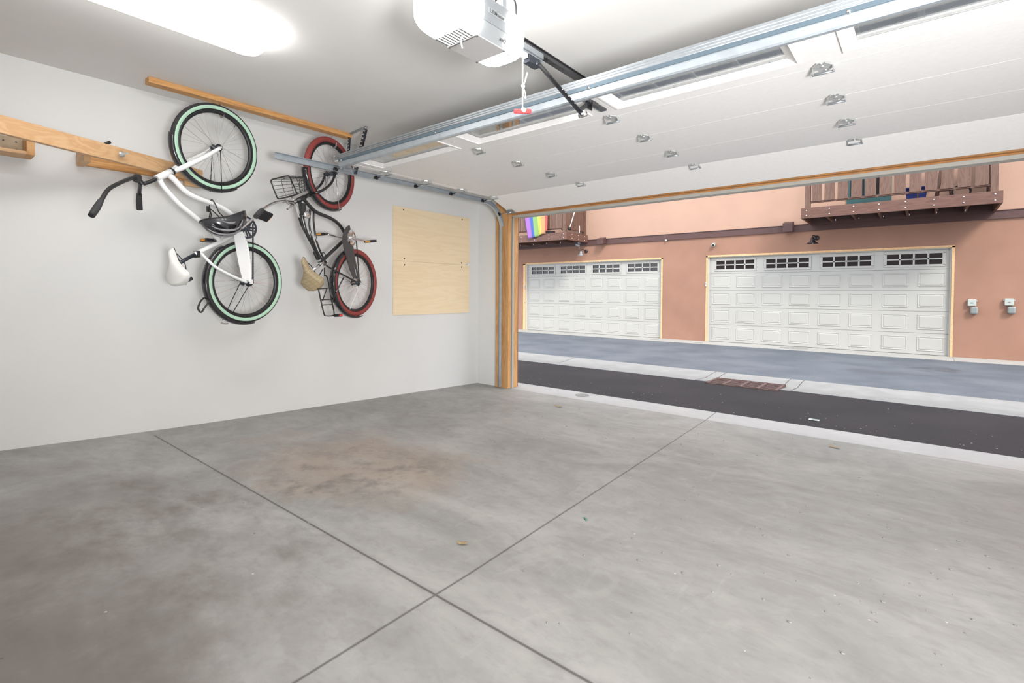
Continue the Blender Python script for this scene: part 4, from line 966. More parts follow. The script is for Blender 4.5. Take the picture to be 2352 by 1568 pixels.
def wheel(parent, c, n, side_mat, tire_mat, rim_mat, band, R=.332, tr=.026, hubr=.02):
    n = n.normalized()
    w = MB().tube(ring_pts(c, n, R-tr, 56), tr, 14, closed=True).build('wheel', tire_mat, parent)
    if band:
        for s in (-1, 1):
            b = MB(); a = ring_pts(c+n*s*(tr*.93), n, R-tr+.007, 56); i = ring_pts(c+n*s*(tr*.80), n, R-2*tr+.009, 56); i2 = ring_pts(c+n*s*(tr*.99), n, R-tr-.003, 56)
            for P_, Q_ in ((a, i2), (i2, i)):
                for k in range(56): b.face([P_[k], P_[(k+1) % 56], Q_[(k+1) % 56], Q_[k]])
            b.build('sidewall_band', side_mat, w, solid=.003)
    b = MB(); rr_ = R-2*tr+.003
    for (o1, r1), (o2, r2) in zip([(-.014, rr_), (-.017, rr_-.004), (-.010, rr_-.020), (0, rr_-.025), (.010, rr_-.020), (.017, rr_-.004), (.014, rr_)][:-1], [(-.017, rr_-.004), (-.010, rr_-.020), (0, rr_-.025), (.010, rr_-.020), (.017, rr_-.004), (.014, rr_)]):
        A_ = ring_pts(c+n*o1, n, r1, 56); B_ = ring_pts(c+n*o2, n, r2, 56)
        for k in range(56): f_ = b.face([A_[k], A_[(k+1) % 56], B_[(k+1) % 56], B_[k]]); f_.smooth = True
    b.build('rim', rim_mat, w)
    b = MB(); N = 32; outer = ring_pts(c, n, rr_-.018, N); hub1 = ring_pts(c+n*.032, n, hubr+.004, N); hub2 = ring_pts(c-n*.032, n, hubr+.004, N)
    for k in range(N):
        h = hub1 if k % 2 else hub2; off = (3 if (k//2) % 2 else -3); b.tube([h[(k+off) % N], outer[k]], .0013, 4, caps=False)
    b.build('spokes', M['chrome'], w)
    MB().lathe(c, n, [(-.06, 0), (-.06, .006), (-.042, .006), (-.042, .012), (-.036, hubr+.008), (-.030, hubr), (.030, hubr), (.036, hubr+.008), (.042, .012), (.042, .006), (.06, .006), (.06, 0)], 16).build('hub', M['dark_steel'], w)
    q = outer[5]; MB().tube([q, q.lerp(c, .12)], .003, 6).build('valve', M['black'], w)
    return w
def fender(bk, parent, c, n, R, a0, a1, m, ref, wd=.034, name='fender'):
    b = MB(); k = 30; rows = []
    for (o, r) in ((-wd, R-.012), (-wd*.7, R+.002), (0, R+.008), (wd*.7, R+.002), (wd, R-.012)): rows.append(ring_pts(c+n*o, n, r, k, a0, a1, ref))
    for A_, B_ in zip(rows, rows[1:]):
        for i in range(k): f_ = b.face([A_[i], A_[i+1], B_[i+1], B_[i]]); f_.smooth = True
    return b.build(name, m, parent, solid=.0025)
def pedal(parent, c, n, e, up, name='pedal'):
    p_ = MB(); n = e.cross(up).normalized(); e = up.cross(n).normalized(); p_.obox(c, n, e, up, .045, .044, .012); o = p_.build(name, M['black'], parent, bevel=.006)
    for s in (-1, 1): MB().obox(c+e*s*.0445, n, e, up, .028, .0025, .008).build('reflector', M['amber'], o)
    return o
def saddle(bk, parent, nose, tail, mt_, under, wd=.115, h=.055, lean=0.0):
    """nose, tail: world points on the centre line of the top"""
    f_ = (nose-tail).normalized(); up = (-bk.e); up = (up-f_*up.dot(f_)).normalized(); up = (up*math.cos(lean)+bk.n*math.sin(lean)).normalized(); sd3 = f_.cross(up); L = (nose-tail).length
    def hw(s): # s from tail 0 to nose 1
        return wd*math.sqrt(max(0, 1-((.30-s)/.32)**2)) if s < .30 else (wd*(1-(s-.30)/.40)**1.4*.78+wd*.22 if s < .70 else wd*.22*math.sqrt(max(0, 1-((s-.70)/.31)**2)))
    def surf(u, v):
        s = u; a_ = PI*v; w_ = max(hw(min(.995, max(.002, s))), .004); x = math.cos(a_)*w_; zb_ = h*(1-math.sqrt(max(.02, min(1, (1-s)/.10))))*.4; z = max(0, math.sin(a_))**.6*h*(.55+.45*(1-s))*math.sqrt(max(.02, min(1, (1-s)/.10, (s+.02)/.05)))
        return tail+f_*(s*L)+sd3*x+up*(z-h)
    o = MB().grid(surf, 22, 14).build('saddle', mt_, parent)
    def surf2(u, v):
        s = u; w_ = max(hw(min(.995, max(.002, s))), .004)*.96; x = (1-2*v)*w_
        return tail+f_*(s*L)+sd3*x+up*(-h-.028*math.sin(PI*v)*(1-.6*s))
    MB().grid(surf2, 16, 6).build('saddle_base', under, o, solid=.004)
    for s in (-1, 1): MB().tube([tail+f_*(L*.2)+sd3*s*.03-up*(h+.015), tail+f_*(L*.4)+sd3*s*.02-up*(h+.045), tail+f_*(L*.6)+sd3*s*.02-up*(h+.045), tail+f_*(L*.85)+sd3*s*.008-up*(h+.012)], .004, 6, smooth=3).build('saddle_rail', M['dark_steel'], o)
    for s in (-1, 1): MB().tube([tail+f_*(L*.10+.0)+sd3*s*.05-up*(h+.01), tail+f_*(L*.14)+sd3*s*.05-up*(h+.05)], .013, 8).build('saddle_spring', M['dark_steel'], o)
    return o
def chainring(parent, c, n, R, m, holes=6):
    b = MB(); P_ = ring_pts(c, n, R, 40); Q_ = ring_pts(c, n, R*.82, 40)
    for k in range(40): b.face([P_[k], P_[(k+1) % 40], Q_[(k+1) % 40], Q_[k]])
    I1 = ring_pts(c, n, R*.36, 40)
    hub_ = ring_pts(c, n, R*.0+.004, 40)
    for k in range(40): b.face([I1[k], I1[(k+1) % 40], hub_[(k+1) % 40], hub_[k]])
    for q in range(holes):
        k = int(q*40/holes); b.bar(I1[k], Q_[k], .012, .003, n)
        k2 = (k+3) % 40; b.bar(I1[k2], Q_[(k+5) % 40], .009, .003, n)
    o = b.build('chainring', m, parent, solid=.004)
    return o
def frame_tube(bk, parent, pts, r, name, m, **k):
    return MB().tube([bk.px(*q) for q in pts], r, 12, smooth=6).build(name, m, parent)

# ---- white cruiser
B1 = Bike((-4.262, 1.789, 1.29), (-4.292, 1.588, 2.333), .18)
Cr, Cf = Vector((-4.262, 1.789, 1.29)), Vector((-4.292, 1.588, 2.333))
bk = thing('bicycle', Cr, 'white cruiser bicycle with mint-striped black tyres, hung upright by its front wheel', 'bicycle', 'cruiser bicycles hung from the ceiling batten')
nf = Vector((math.cos(.15), math.sin(.15), -.09)).normalized(); nr = Vector((math.cos(.20), math.sin(.20), -.02)).normalized()
wheel(bk, Cf, nf, M['mint'], M['rubber'], M['black'], True); wheel(bk, Cr, nr, M['mint'], M['rubber'], M['black'], True)
fr = MB().tube([B1.px(394.3, 393.5), B1.px(359.6, 409.8)], .024, 14).build('frame', M['white_paint'], bk)
def sub(pts, r, nm='frame_tube', m=M['white_paint'], B=B1, P=None): return MB().tube([B.px(*q) for q in pts], r, 12, smooth=6).build(nm, m, P or fr)
sub([(384, 399), (400, 412), (425, 438.4), (450, 453), (476, 463), (500, 472), (520, 483), (540, 501), (556, 524)], [.021, .020, .019, .019, .019, .019, .019, .019, .019], 'down_tube')
sub([(366, 409), (373, 424), (388, 443), (414.7, 471), (440, 491), (461.6, 509.8), (482, 528), (505, 552)], .0175, 'top_tube')
sub([(556, 524), (520, 548.4), (480, 568), (447, 584)], .017, 'seat_tube')
for s in (-1, 1):
    sub([(461.5, 581, s*.02), (478, 598, s*.05), (496, 613.5, s*.06), (530, 632, s*.068), (567, 648, s*.07)], .011, 'seat_stay')
    sub([(556, 530, s*.03), (568, 570, s*.055), (573, 610, s*.065), (574, 648, s*.07)], .012, 'chain_stay')
MB().tube([B1.px(556, 524, -.04), B1.px(556, 524, .04)], .024, 12).build('bottom_bracket', M['white_paint'], fr)
MB().obox(Cr+B1.n*.072, B1.n, B1.e, B1.v, .003, .013, .018).obox(Cr-B1.n*.072, B1.n, B1.e, B1.v, .003, .013, .018).build('dropout', M['white_paint'], fr)
MB().tube([B1.px(396.5, 392.5), B1.px(393.0, 394.2)], .0265, 14).build('headset_ring', M['black'], fr)
# fork
cr = B1.px(400, 391)
fk = MB().tube([B1.px(394, 393.5), cr], .022, 12).build('fork', M['white_paint'], bk)
for s in (-1, 1):
    MB().tube([cr+nf*s*.02, B1.px(410, 386, 0)+nf*s*.048, B1.px(428, 377, 0)+nf*s*.056, B1.px(465, 359, 0)+nf*s*.058, Cf+nf*s*.06], [.017, .018, .019, .017, .012], 12, smooth=6).build('fork_blade', M['white_paint'], fk)
for s in (-1, 1): MB().lathe(Cf+nf*s*.066, nf*s, [(0, .013), (.008, .012), (.012, .006), (.012, 0)], 8).build('axle_nut', M['steel'], fk)
# stem and bars
st = MB().tube([B1.px(358, 411), B1.px(345, 417), B1.px(330, 422)], .013, 10, smooth=3).tube([B1.px(327, 424), B1.px(322, 417), B1.px(316, 411)], .017, 10, smooth=3).build('stem', M['black'], bk)
MB().tube([B1.px(316, 406, -.035), B1.px(314, 411, .03)], .026, 12).build('bar_clamp', M['black'], st)
hb = MB().tube([B1.px(321, 481, -.28), B1.px(320, 446, -.24), B1.px(321.5, 425, -.15), B1.px(318, 412, -.05), B1.px(314, 409, 0), B1.px(303, 409, .06), B1.px(275, 420, .16), B1.px(249, 435, .23), B1.px(233, 459, .28), B1.px(211, 493, .33)], .0125, 12, smooth=6).build('handlebar', M['black'], bk)
MB().tube([B1.px(320, 444, -.245), B1.px(319.5, 462, -.26), B1.px(321, 482, -.28)], [.016, .020, .019], 12, smooth=4).build('grip', M['rubber'], hb)
MB().tube([B1.px(232, 460, .285), B1.px(222, 477, .31), B1.px(210, 495, .335)], [.015, .020, .018], 12, smooth=4).build('grip', M['rubber'], hb)
# seat
MB().tube([B1.px(450, 583), B1.px(418, 600.5), B1.px(409, 605)], .0135, 10).build('seat_post', M['dark_steel'], bk)
MB().tube([B1.px(452.5, 579.5, -.0), B1.px(452, 587)], .019, 10).obox(B1.px(452, 584), B1.n, B1.e, B1.v, .03, .009, .024).build('seat_clamp', M['black'], fr)
saddle(B1, bk, B1.L(0, -.600, .222), B1.L(0, -.548, -.045), M['saddle_white'], M['black'], wd=.105, h=.065, lean=.15)
# drive
rc = B1.px(565.5, 522, .052)
cg = chainring(bk, rc, B1.n, .092, M['dark_steel'])
MB().prism([B1.px(*q, .062) for q in ((535, 536), (556, 531), (563, 548), (571, 600), (574, 646), (556, 642), (546, 600))], B1.n*.01).build('chain_guard', M['white_paint'], bk, bevel=.003)
b = MB(); A_ = B1.px(581, 514, .052); C_ = B1.px(581, 651, .052)
nlink = 44
for k in range(nlink): q = A_.lerp(C_, k/nlink); b.obox(q+(C_-A_)/nlink*.5, B1.n, B1.e, B1.v, .0045 if k % 2 else .003, .005, (C_-A_).length/nlink*.46)
for q0, q1 in ((B1.px(553, 540, .052), B1.px(565, 652, .052)),): b.bar(q0, q1, .008, .007, B1.n)
b.build('chain', M['dark_steel'], bk)
MB().lathe(Cr+nr*.050, nr, [(-.012, .028), (-.008, .036), (-.004, .036), (0, .030), (.004, .03), (.006, .024), (.006, 0)], 20).build('cog', M['dark_steel'], bk)
ca = MB().tube([B1.px(554, 525, .075), B1.px(575, 507, .085), B1.px(594, 490, .095)], [.012, .010, .010], 10, smooth=3).build('crank_arm', M['chrome'], bk)
pedal(ca, B1.px(609, 496, .15), B1.n, (B1.e*.97-B1.v*.25).normalized(), (B1.v*.75+B1.e*.2-B1.n*.6).normalized())
ca = MB().tube([B1.px(554, 525, -.06), B1.px(515, 540, -.08), B1.px(492, 549, -.09)], .010, 10, smooth=3).build('crank_arm', M['chrome'], bk)
pedal(ca, B1.px(479, 552, -.14), B1.n, B1.e, B1.v)
# fenders: angles measured about the hub from +horizontal
ang = lambda B, c, p_: math.atan2((p_-c).dot(B.v), (p_-c).dot(B.e))
fd = fender(B1, bk, Cf, nf, .334, PI*.965, PI*1.66, M['black_paint'], Vector((0, 1, 0)))
for s in (-1, 1): MB().tube([Cf+nf*s*.055, Cf+nf*s*.034+(-Vector((0, 0, 1))*.345+Vector((0, 1, 0))*(.02 if s > 0 else -.03))], .0035, 6).build('fender_stay', M['black'], fd)
fd = fender(B1, bk, Cr, nr, .340, PI*.70, PI*1.56, M['black_paint'], Vector((0, 1, 0)))
for s in (-1, 1): MB().tube([Cr+nr*s*.065, Cr+nr*s*.036+Vector((-.0, -.155+.0*s, -.305))], .0035, 6).build('fender_stay', M['black'], fd)
q = B1.px(463, 712, 0)
MB().tube([B1.px(482, 690, .03), B1.px(470, 706, .03), B1.px(462, 717, .02), B1.px(455, 708, .0), B1.px(460, 693, -.02), B1.px(468, 684, -.03)], .007, 6, smooth=5).build('strap', M['black'], bk)
MB().tube([B1.px(506, 739, .0), B1.px(514, 743, .0), B1.px(524, 743, .0)], .006, 6, smooth=3).build('tail_bracket', M['steel'], fd)

# ---- black cruiser with basket
B2 = Bike((-4.33, 2.854, 1.307), (-4.30, 2.568, 2.319), .32)
Cr, Cf = Vector((-4.33, 2.854, 1.307)), Vector((-4.30, 2.568, 2.319))
bk2 = thing('bicycle', Cr, 'black cruiser bicycle with red tyres, front wire basket and tan saddle, hung upright', 'bicycle', 'cruiser bicycles hung from the ceiling batten')
n2 = Vector((math.cos(.33), math.sin(.33), -.01)).normalized()
wheel(bk2, Cf, n2, M['red_rubber'], M['red_rubber'], M['black'], False); wheel(bk2, Cr, n2, M['red_rubber'], M['red_rubber'], M['black'], False)
fr2 = MB().tube([B2.px(700, 452), B2.px(684, 461)], .022, 14).build('frame', M['black_paint'], bk2)
def s2(pts, r, nm='frame_tube', m=M['black_paint'], P=None): return MB().tube([B2.px(*q) for q in pts], r, 12, smooth=6).build(nm, m, P or fr2)
s2([(698, 458), (708, 470), (721, 483), (734, 491), (747, 496), (758, 500.5), (768.6, 506.8), (778, 515), (787, 527), (797, 546)], .0165, 'down_tube')
s2([(688, 461), (692, 487), (702, 530), (716, 558), (731, 588)], .0155, 'top_tube')
for s, pts in ((1, [(712, 480, .02), (711, 500, .02), (710.5, 515.7, .02), (713, 532, .02), (718, 550, .02), (731, 582, .02), (745, 603, .02)]), (-1, [(721, 484, -.02), (720, 500, -.02), (721, 515.7, -.02), (724, 538, -.02), (729, 560, -.02), (740, 587, -.02), (750, 604, -.02)])): s2(pts, .0085, 'twin_tube')
MB().bar(B2.px(711, 483, .03), B2.px(722, 484, -.03), .014, .014).build('lug', M['black_paint'], fr2)
s2([(797, 546), (786, 555), (765, 575), (745, 594), (739, 602)], .0165, 'seat_tube')
for s in (-1, 1):
    s2([(742, 600, s*.02), (755, 613, s*.05), (790, 632, s*.065), (818, 647, s*.07)], .0085, 'seat_stay')
    s2([(799, 550, s*.03), (806, 575, s*.055), (816, 620, s*.065), (822, 647, s*.07)], .010, 'chain_stay')
MB().tube([B2.px(797, 548, -.04), B2.px(797, 548, .04)], .022, 12).build('bottom_bracket', M['black_paint'], fr2)
fk2 = MB().tube([B2.px(681, 462), B2.px(700, 452), B2.px(718, 444)], .018, 12).build('fork', M['black_paint'], bk2)
c0 = B2.px(719, 443)
for s in (-1, 1):
    MB().tube([c0+n2*s*.02, B2.px(724, 441)+n2*s*.045, B2.px(737, 433)+n2*s*.055, B2.px(750, 420)+n2*s*.057, Cf+n2*s*.06], [.012, .013, .013, .012, .010], 12, smooth=6).build('fork_blade', M['black_paint'], fk2)
for s in (-1, 1): MB().lathe(Cf+n2*s*.064, n2*s, [(0, .014), (.01, .012), (.014, .006), (.014, 0)], 8).build('axle_nut', M['dark_steel'], fk2)
st2 = MB().tube([B2.px(690, 457), B2.px(677, 463), B2.px(672, 464)], .014, 10).build('stem', M['chrome'], bk2)
hb2 = MB().tube([B2.px(703, 532, -.26), B2.px(689, 499, -.2), B2.px(683.5, 482, -.15), B2.px(681, 469, -.09), B2.px(674, 464, -.0), B2.px(655, 462.5, .10), B2.px(634, 464.5, .19), B2.px(616, 472, .27), B2.px(601, 483, .34), B2.px(591, 494, .39)], .0115, 12, smooth=6).build('handlebar', M['chrome'], bk2)
MB().tube([B2.px(688.5, 498, -.2), B2.px(695, 515, -.23), B2.px(703, 533, -.26)], [.016, .020, .018], 12, smooth=4).build('grip', M['rubber'], hb2)
MB().tube([B2.px(602, 482, .335), B2.px(595, 489, .37), B2.px(588, 497, .41)], [.015, .018, .017], 12, smooth=4).build('grip', M['rubber'], hb2)
MB().tube([B2.px(678, 466, .05), B2.px(668, 474, .07), B2.px(660, 480, .08)], .008, 8, smooth=3).tube([B2.px(655, 460, .1), B2.px(662, 468, .08), B2.px(672, 470, .06)], .011, 8).build('brake_lever', M['chrome'], hb2)
q = B2.px(704, 493, .03); MB().lathe(q, B2.n, [(-.03, 0), (-.03, .02), (0, .034), (.01, .033), (.014, .02), (.016, 0)], 20).build('head_light', M['chrome'], bk2)
q = B2.px(696, 480, .02); MB().obox(q, B2.n, B2.e, B2.v, .02, .02, .05).build('frame_bag', M['rubber'], bk2, bevel=.01)
# basket on the bars
bw = MB(); bt = MB()
rimp = [B2.px(664, 402.5, -.06), B2.px(683.4, 447, -.06), B2.px(638, 457.6, .13), B2.px(620.7, 413, .13)]
botp = [B2.px(706, 404, -.05), B2.px(709, 435, -.05), B2.px(689, 443, .08), B2.px(687, 412, .08)]
def loop(P_, k):
    out = []
    n_ = len(P_)
    for i in range(n_):
        a_, c_, d_ = P_[i-1], P_[i], P_[(i+1) % n_]
        out += [c_.lerp(a_, k), c_.lerp(a_, k*.3).lerp(c_.lerp(d_, k*.3), .5), c_.lerp(d_, k)]
    return out
bt.tube(loop(rimp, .22), .0055, 8, smooth=3, closed=True)
bk_rim = None
for s in (.35, .7, 1.0): bw.tube(loop([a_.lerp(c_, s) for a_, c_ in zip(rimp, botp)], .22), .0022, 6, smooth=2, closed=True)
for i in range(4):
    for k in range(5):
        s = k/5; a_ = rimp[i].lerp(rimp[(i+1) % 4], s+.1); c_ = botp[i].lerp(botp[(i+1) % 4], s+.1); bw.tube([a_, c_], .0018, 5)
for k in range(1, 5):
    s = k/5; bw.tube([botp[0].lerp(botp[1], s), botp[3].lerp(botp[2], s)], .0018, 5)
for k in range(1, 4):
    s = k/4; bw.tube([botp[0].lerp(botp[3], s), botp[1].lerp(botp[2], s)], .0018, 5)
bo = bt.build('basket', M['black'], bk2); bw.build('basket_wires', M['black'], bo)
MB().tube([B2.px(668, 452, -.02), B2.px(674, 458, -.02), B2.px(680, 463, 0)], .005, 6).build('basket_bracket', M['chrome'], bo)
# seat
MB().tube([B2.px(740, 603), B2.px(717, 622)], .0135, 10).build('seat_post', M['chrome'], bk2)
MB().obox(B2.px(737, 606), B2.n, (B2.e*.8+B2.v*.6), (B2.v*.8-B2.e*.6), .035, .012, .02).build('seat_clamp', M['chrome'], fr2, bevel=.004)
saddle(B2, bk2, B2.L(0, -.725, .175), B2.L(0, -.585, -.095), M['tan'], M['black'], wd=.112, h=.065, lean=.15)
# drive with black guard
rc = B2.px(804, 545, .045)
chainring(bk2, rc, B2.n, .088, M['chrome'])
gpts = [(801, 517), (796, 520), (790, 528), (786.5, 540), (786, 553), (788, 566), (794, 590), (803, 620), (811, 640), (823, 640), (815, 600), (809, 566), (806, 562), (800, 560), (796, 552), (796, 540), (799, 532), (803, 527)]
MB().prism([B2.px(*q, .058) for q in gpts], B2.n*.012).build('chain_guard', mat('dark_grey_guard', (.07, .068, .07), .35), bk2)
b = MB(); A_ = B2.px(818.5, 552, .045); C_ = B2.px(825.5, 648, .045)
for k in range(nlink): q = A_.lerp(C_, k/nlink); b.obox(q+(C_-A_)/nlink*.5, B2.n, B2.e, B2.v, .0045 if k % 2 else .003, .005, (C_-A_).length/nlink*.46)
b.build('chain', M['dark_steel'], bk2)
MB().lathe(Cr+n2*.046, n2, [(-.010, .026), (-.006, .034), (-.002, .034), (.002, .028), (.004, 0)], 20).build('cog', M['dark_steel'], bk2)
ca = MB().tube([B2.px(805, 545, .075), B2.px(820, 549, .085), B2.px(836, 553, .09)], [.012, .010, .009], 10, smooth=3).build('crank_arm', M['chrome'], bk2)
pedal(ca, B2.px(851, 554, .14), B2.n, (B2.e*.98+B2.v*.12).normalized(), (B2.v*.98-B2.e*.12).normalized())
ca = MB().tube([B2.px(797, 548, -.06), B2.px(770, 543, -.08), B2.px(752, 537, -.09)], .010, 10, smooth=3).build('crank_arm', M['chrome'], bk2)
pedal(ca, B2.px(740, 538, -.14), B2.n, (B2.e*.98+B2.v*.12).normalized(), (B2.v*.98-B2.e*.12).normalized())
fd = fender(B2, bk2, Cf, n2, .342, PI*1.02, PI*1.62, M['black_paint'], Vector((0, 1, 0)))
for s in (-1, 1): MB().tube([Cf+n2*s*.06, Cf+n2*s*.036+Vector((0, .06 if s > 0 else .0, -.345))], .0035, 6).build('fender_stay', M['steel'], fd)
fd = fender(B2, bk2, Cr, n2, .342, PI*.62, PI*1.58, M['black_paint'], Vector((0, 1, 0)))
MB().tube([Cr+n2*.066, Cr+n2*.036+Vector((0, -.13, -.325))], .005, 6).tube([Cr-n2*.066, Cr-n2*.036+Vector((0, -.17, -.305))], .004, 6).build('fender_stay', M['saddle_white'], fd)
# rear rack
rk = MB().tube([B2.px(731, 662, .07), B2.px(738, 695, .07), B2.px(744, 720, .07), B2.px(748, 725, .055), B2.px(762, 725, -.02), B2.px(767.5, 720, -.04), B2.px(762, 692, -.04), B2.px(752.5, 640, -.04), B2.px(745, 632, -.03)], .0065, 8, smooth=3).build('rear_rack', M['black_paint'], bk2)
b = MB()
for (p_, q_) in (((731, 663, .07), (753, 662, -.04)), ((739, 688, .07), (760, 688, -.04)), ((742, 700, .07), (763, 699, -.04)), ((750, 664, -.03), (741, 690, .05)), ((742, 617, 0), (733, 632, .02)), ((745, 615, -.0), (745, 632, -.03))): b.tube([B2.px(*p_), B2.px(*q_)], .005, 6)
b.build('rack_bars', M['black_paint'], rk)
MB().tube([B2.px(790, 636, .07), B2.px(780, 655, .06), B2.px(768, 680, .02), B2.px(765, 694, -.02)], .006, 8, smooth=3).build('rack_stay', M['black_paint'], rk)
q = B2.px(777, 724, 0); MB().obox(q, B2.n, B2.e, B2.v, .03, .03, .014).build('tail_light', M['black'], bk2, bevel=.008)
MB().obox(q+B2.n*.03, B2.n, B2.e, B2.v, .004, .022, .008).build('tail_lens', M['red_plastic'], bk2)
q = B2.px(728, 586, -.05); MB().obox(q, B2.n, (B2.e*.5-B2.v*.85).normalized(), (B2.v*.5+B2.e*.85).normalized(), .02, .045, .018).build('cable_lock', M['black'], bk2, bevel=.01)
MB().tube([B2.px(735, 592, -.03), B2.px(741, 580, -.03), B2.px(747, 584, -.02), B2.px(746, 592, -.01)], .004, 6, smooth=4).build('brake_cable', M['black'], bk2)
# hooks
for (c, lb) in ((Vector((-4.292, 1.588, 2.333)), 'bent steel hook holding the white bicycle wheel to the batten'), (Vector((-4.30, 2.568, 2.319)), 'bent steel hook holding the red-tyred wheel to the batten')):
    q = c+Vector((-.005, .045, .0)); t = thing('bike_hook', Vector((q.x-.04, q.y, ZC-.04)), lb, 'hook', 'bicycle hooks in the ceiling batten')
    MB().tube([Vector((-4.345, q.y, ZC-.03)), Vector((-4.345, q.y, ZC-.055)), Vector((q.x-.040, q.y, q.z+.36)), Vector((q.x-.044, q.y, q.z+.31)), Vector((q.x-.036, q.y, q.z+.268)), Vector((q.x-.005, q.y, q.z+.252)), Vector((q.x+.026, q.y, q.z+.262)), Vector((q.x+.030, q.y, q.z+.285))], .0045, 8, smooth=5).build('shank', M['steel'], t)
    MB().tube([Vector((q.x-.02, q.y, q.z+.256)), Vector((q.x+.012, q.y, q.z+.254)), Vector((q.x+.028, q.y, q.z+.264)), Vector((q.x+.032, q.y, q.z+.292))], .0075, 8, smooth=4).build('sleeve', M['grey_shade'], t)

# ---- helmet hanging from the white bicycle
Hc = B1.px(513, 507, .10)
ht = thing('bike_helmet', Hc+Vector((0, 0, -.08)), 'black vented bike helmet with grey stripes hanging upside down on the white bicycle', 'helmet')
lx = (B1.e*.93+B1.v*.36+B1.n*.10).normalized(); up = (-B1.v*.93+B1.e*.22+B1.n*.28).normalized(); up = (up-lx*up.dot(lx)).normalized(); wy_ = lx.cross(up)
ra, rb, rh = .155, .095, .145
def hs(th, ph, k=1.0):   # th along length angle, ph 0 rim..pi/2 crown
    x = math.cos(th)*math.cos(ph); y = math.sin(th)*math.cos(ph); z = math.sin(ph)
    pt = 1+.20*max(0, math.cos(th))**3*math.cos(ph)
    z = z+.22*math.sin(th)**2*(1-math.sin(ph))-.10*max(0, -math.cos(th))*(1-math.sin(ph))
    return Hc+lx*(ra*x*k*pt)+wy_*(rb*y*k)+up*(rh*z*k-.03)
b = MB(); nu, nv = 96, 34
V = [[b.b.verts.new(hs(2*PI*i/nu, PI/2*.99*j/nv)) for j in range(nv+1)] for i in range(nu)]
VENT = [(x, y, hx) for y in (-.70, -.36, 0, .36, .70) for (x, hx) in (((-.50, .20), (.02, .22), (.48, .17)) if abs(y) > .2 else ((-.62, .14), (-.2, .20), (.3, .2), (.7, .12)))]
def vent(i, j):
    if j < 4: return False
    x = math.cos(2*PI*(i+.5)/nu)*math.cos(PI/2*(j+.5)/nv); y = math.sin(2*PI*(i+.5)/nu)*math.cos(PI/2*(j+.5)/nv)
    for (cx_, cy_, hx) in VENT:
        yy = y-cy_*(1-.25*abs(cx_))-.10*(x-cx_)
        if ((x-cx_)/hx)**2+(yy/.105)**2 < 1: return True
    return False
for i in range(nu):
    for j in range(nv):
        if vent(i, j): continue
        f_ = b.b.faces.new((V[i][j], V[(i+1) % nu][j], V[(i+1) % nu][j+1], V[i][j+1])); f_.smooth = True
b.build('shell', M['helmet'], ht, solid=.010)
b = MB(); b.grid(lambda u, v: hs(2*PI*u, PI/2*.99*v, .88), 32, 10); b.build('liner', M['foam'], ht, solid=.006)
for yy in (-.86, -.53, -.18, .18, .53, .86):
    pts = []
    for k in range(13):
        x = -.92+k*1.84/12; x *= math.sqrt(max(.05, 1-yy*yy)); y_ = yy*.97+.035*math.sin(x*5); z_ = math.sqrt(max(0, 1-x*x-y_*y_))
        pts.append(Hc+lx*(ra*x*1.03)+wy_*(rb*y_*1.03)+up*(rh*z_*1.03-.03))
    MB().tube(pts, [.003+.007*math.sin(PI*k/12) for k in range(13)], 8, smooth=2).build('stripe', M['helmet_rib'], ht)
MB().tube([hs(2*PI*k/32, .03, 1.01) for k in range(32)], .006, 8, closed=True).build('rim', M['foam'], ht)
top = B1.px(489, 460, .03)
for pts in ([hs(2.2, .05), B1.px(483, 485, .06), B1.px(480, 478, .04), B1.px(477, 482, .04)], [hs(1.0, .05), B1.px(505, 490, .06), B1.px(496, 472, .03), top, B1.px(485, 459, .02), B1.px(481, 468, -.02)], [hs(2.8, .05), B1.px(484, 500, .05), B1.px(482, 480, .03)], [hs(1.2, .05), B1.px(492, 487, .05), B1.px(482, 478, .03), B1.px(481, 468, -.02)]):
    MB().tube(pts, .0042, 6, smooth=4).build('strap', M['black'], ht)
MB().obox(B1.px(478, 480, .04), B1.n, B1.e, B1.v, .005, .010, .022).build('buckle', M['black'], ht)

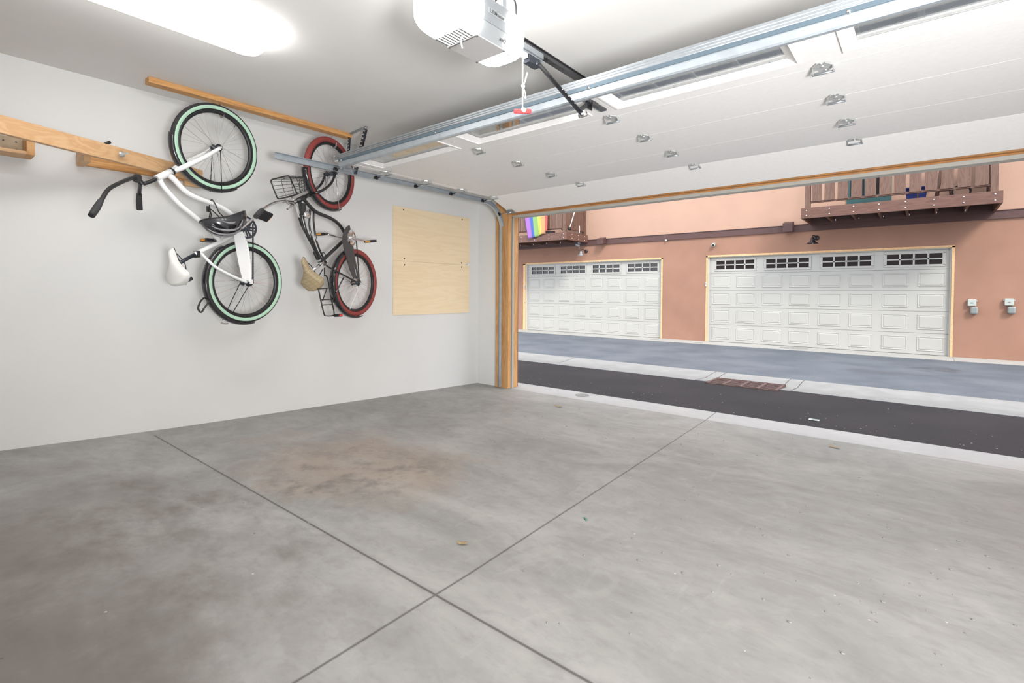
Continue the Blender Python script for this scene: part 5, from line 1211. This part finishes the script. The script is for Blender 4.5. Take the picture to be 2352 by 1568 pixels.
# ------------------------------------------------------------------ litter on the ground
def leaf(px, py, z, s, a, lb):
    c = on_z(px, py, z); c.z = fz(c.y)+.004
    def fn(u, v):
        x = (u-.5)*2; w_ = .42*(1-x*x)**.7*(1+.25*math.sin(9*u)); y_ = (v-.5)*2*w_
        q = Vector((x*s, y_*s, s*(.25*y_*y_+.22*x*x)+.003)); return c+Matrix.Rotation(a, 3, 'Z') @ q
    MB().grid(fn, 10, 6).build('dry_leaf', M['leaf'], label=lb, cat='leaf', group='dry leaves on the garage floor', solid=.001)
leaf(1062, 1245, .12, .026, .6, 'curled pale brown leaf on the concrete left of the joint crossing')
leaf(1283, 935, .015, .045, .3, 'dry brown leaf on the slab just inside the doorway')
leaf(1916, 1028, .01, .040, -.2, 'pale dry leaf near the street edge of the slab')
c = on_z(1870, 964, 0); 
t = thing('paper_scrap', c, 'small white printed paper slip lying on the dark asphalt', 'paper')
MB().obox(c+Vector((0, 0, .002)), Vector((1, 0, 0)), Vector((0, 1, 0)), Vector((0, 0, 1)), .045, .028, .0015).build('sheet', M['paper'], t)
MB().obox(c+Vector((.004, 0, .0045)), Vector((1, 0, 0)), Vector((0, 1, 0)), Vector((0, 0, 1)), .022, .006, .0006).build('print', M['dark_steel'], t)
c = on_z(1345, 1192, fz(2.1)); 
MB().obox(c+Vector((0, 0, .003)), Vector((.8, -.6, 0)).normalized(), Vector((.6, .8, 0)).normalized(), Vector((0, 0, 1)), .016, .005, .002).build('plastic_scrap', M['green'], label='tiny green plastic strip on the floor right of the joint', cat='scrap', bevel=.001)
b = MB(); rs_ = random.Random(3)
for k in range(130):
    x = rs_.uniform(-3.2, 1.0); y = rs_.uniform(.9, 4.9)
    if k < 55: x = rs_.uniform(-1.1, .35); y = rs_.uniform(1.6, 3.2)
    s = rs_.uniform(.002, .006)
    b.ellip((x, y, fz(y)+s*.3), s*rs_.uniform(.8, 1.8), s, s*.6, 6, 4)
b.build('grit', M['cover'], label='scattered gravel grit and crumbs over the garage slab', cat='grit', kind='stuff')
b = MB()
for k in range(150):
    x = rs_.uniform(-8, 2); y = 5.4+abs(rs_.gauss(0, .45))
    if y > 7.1: continue
    s = rs_.uniform(.0022, .0055); b.ellip((x, y, 0), s*1.3, s, s*.6, 6, 4)
b.build('road_chips', M['apron'], label='loose pale stone chips scattered along the dark asphalt', cat='gravel', kind='stuff')
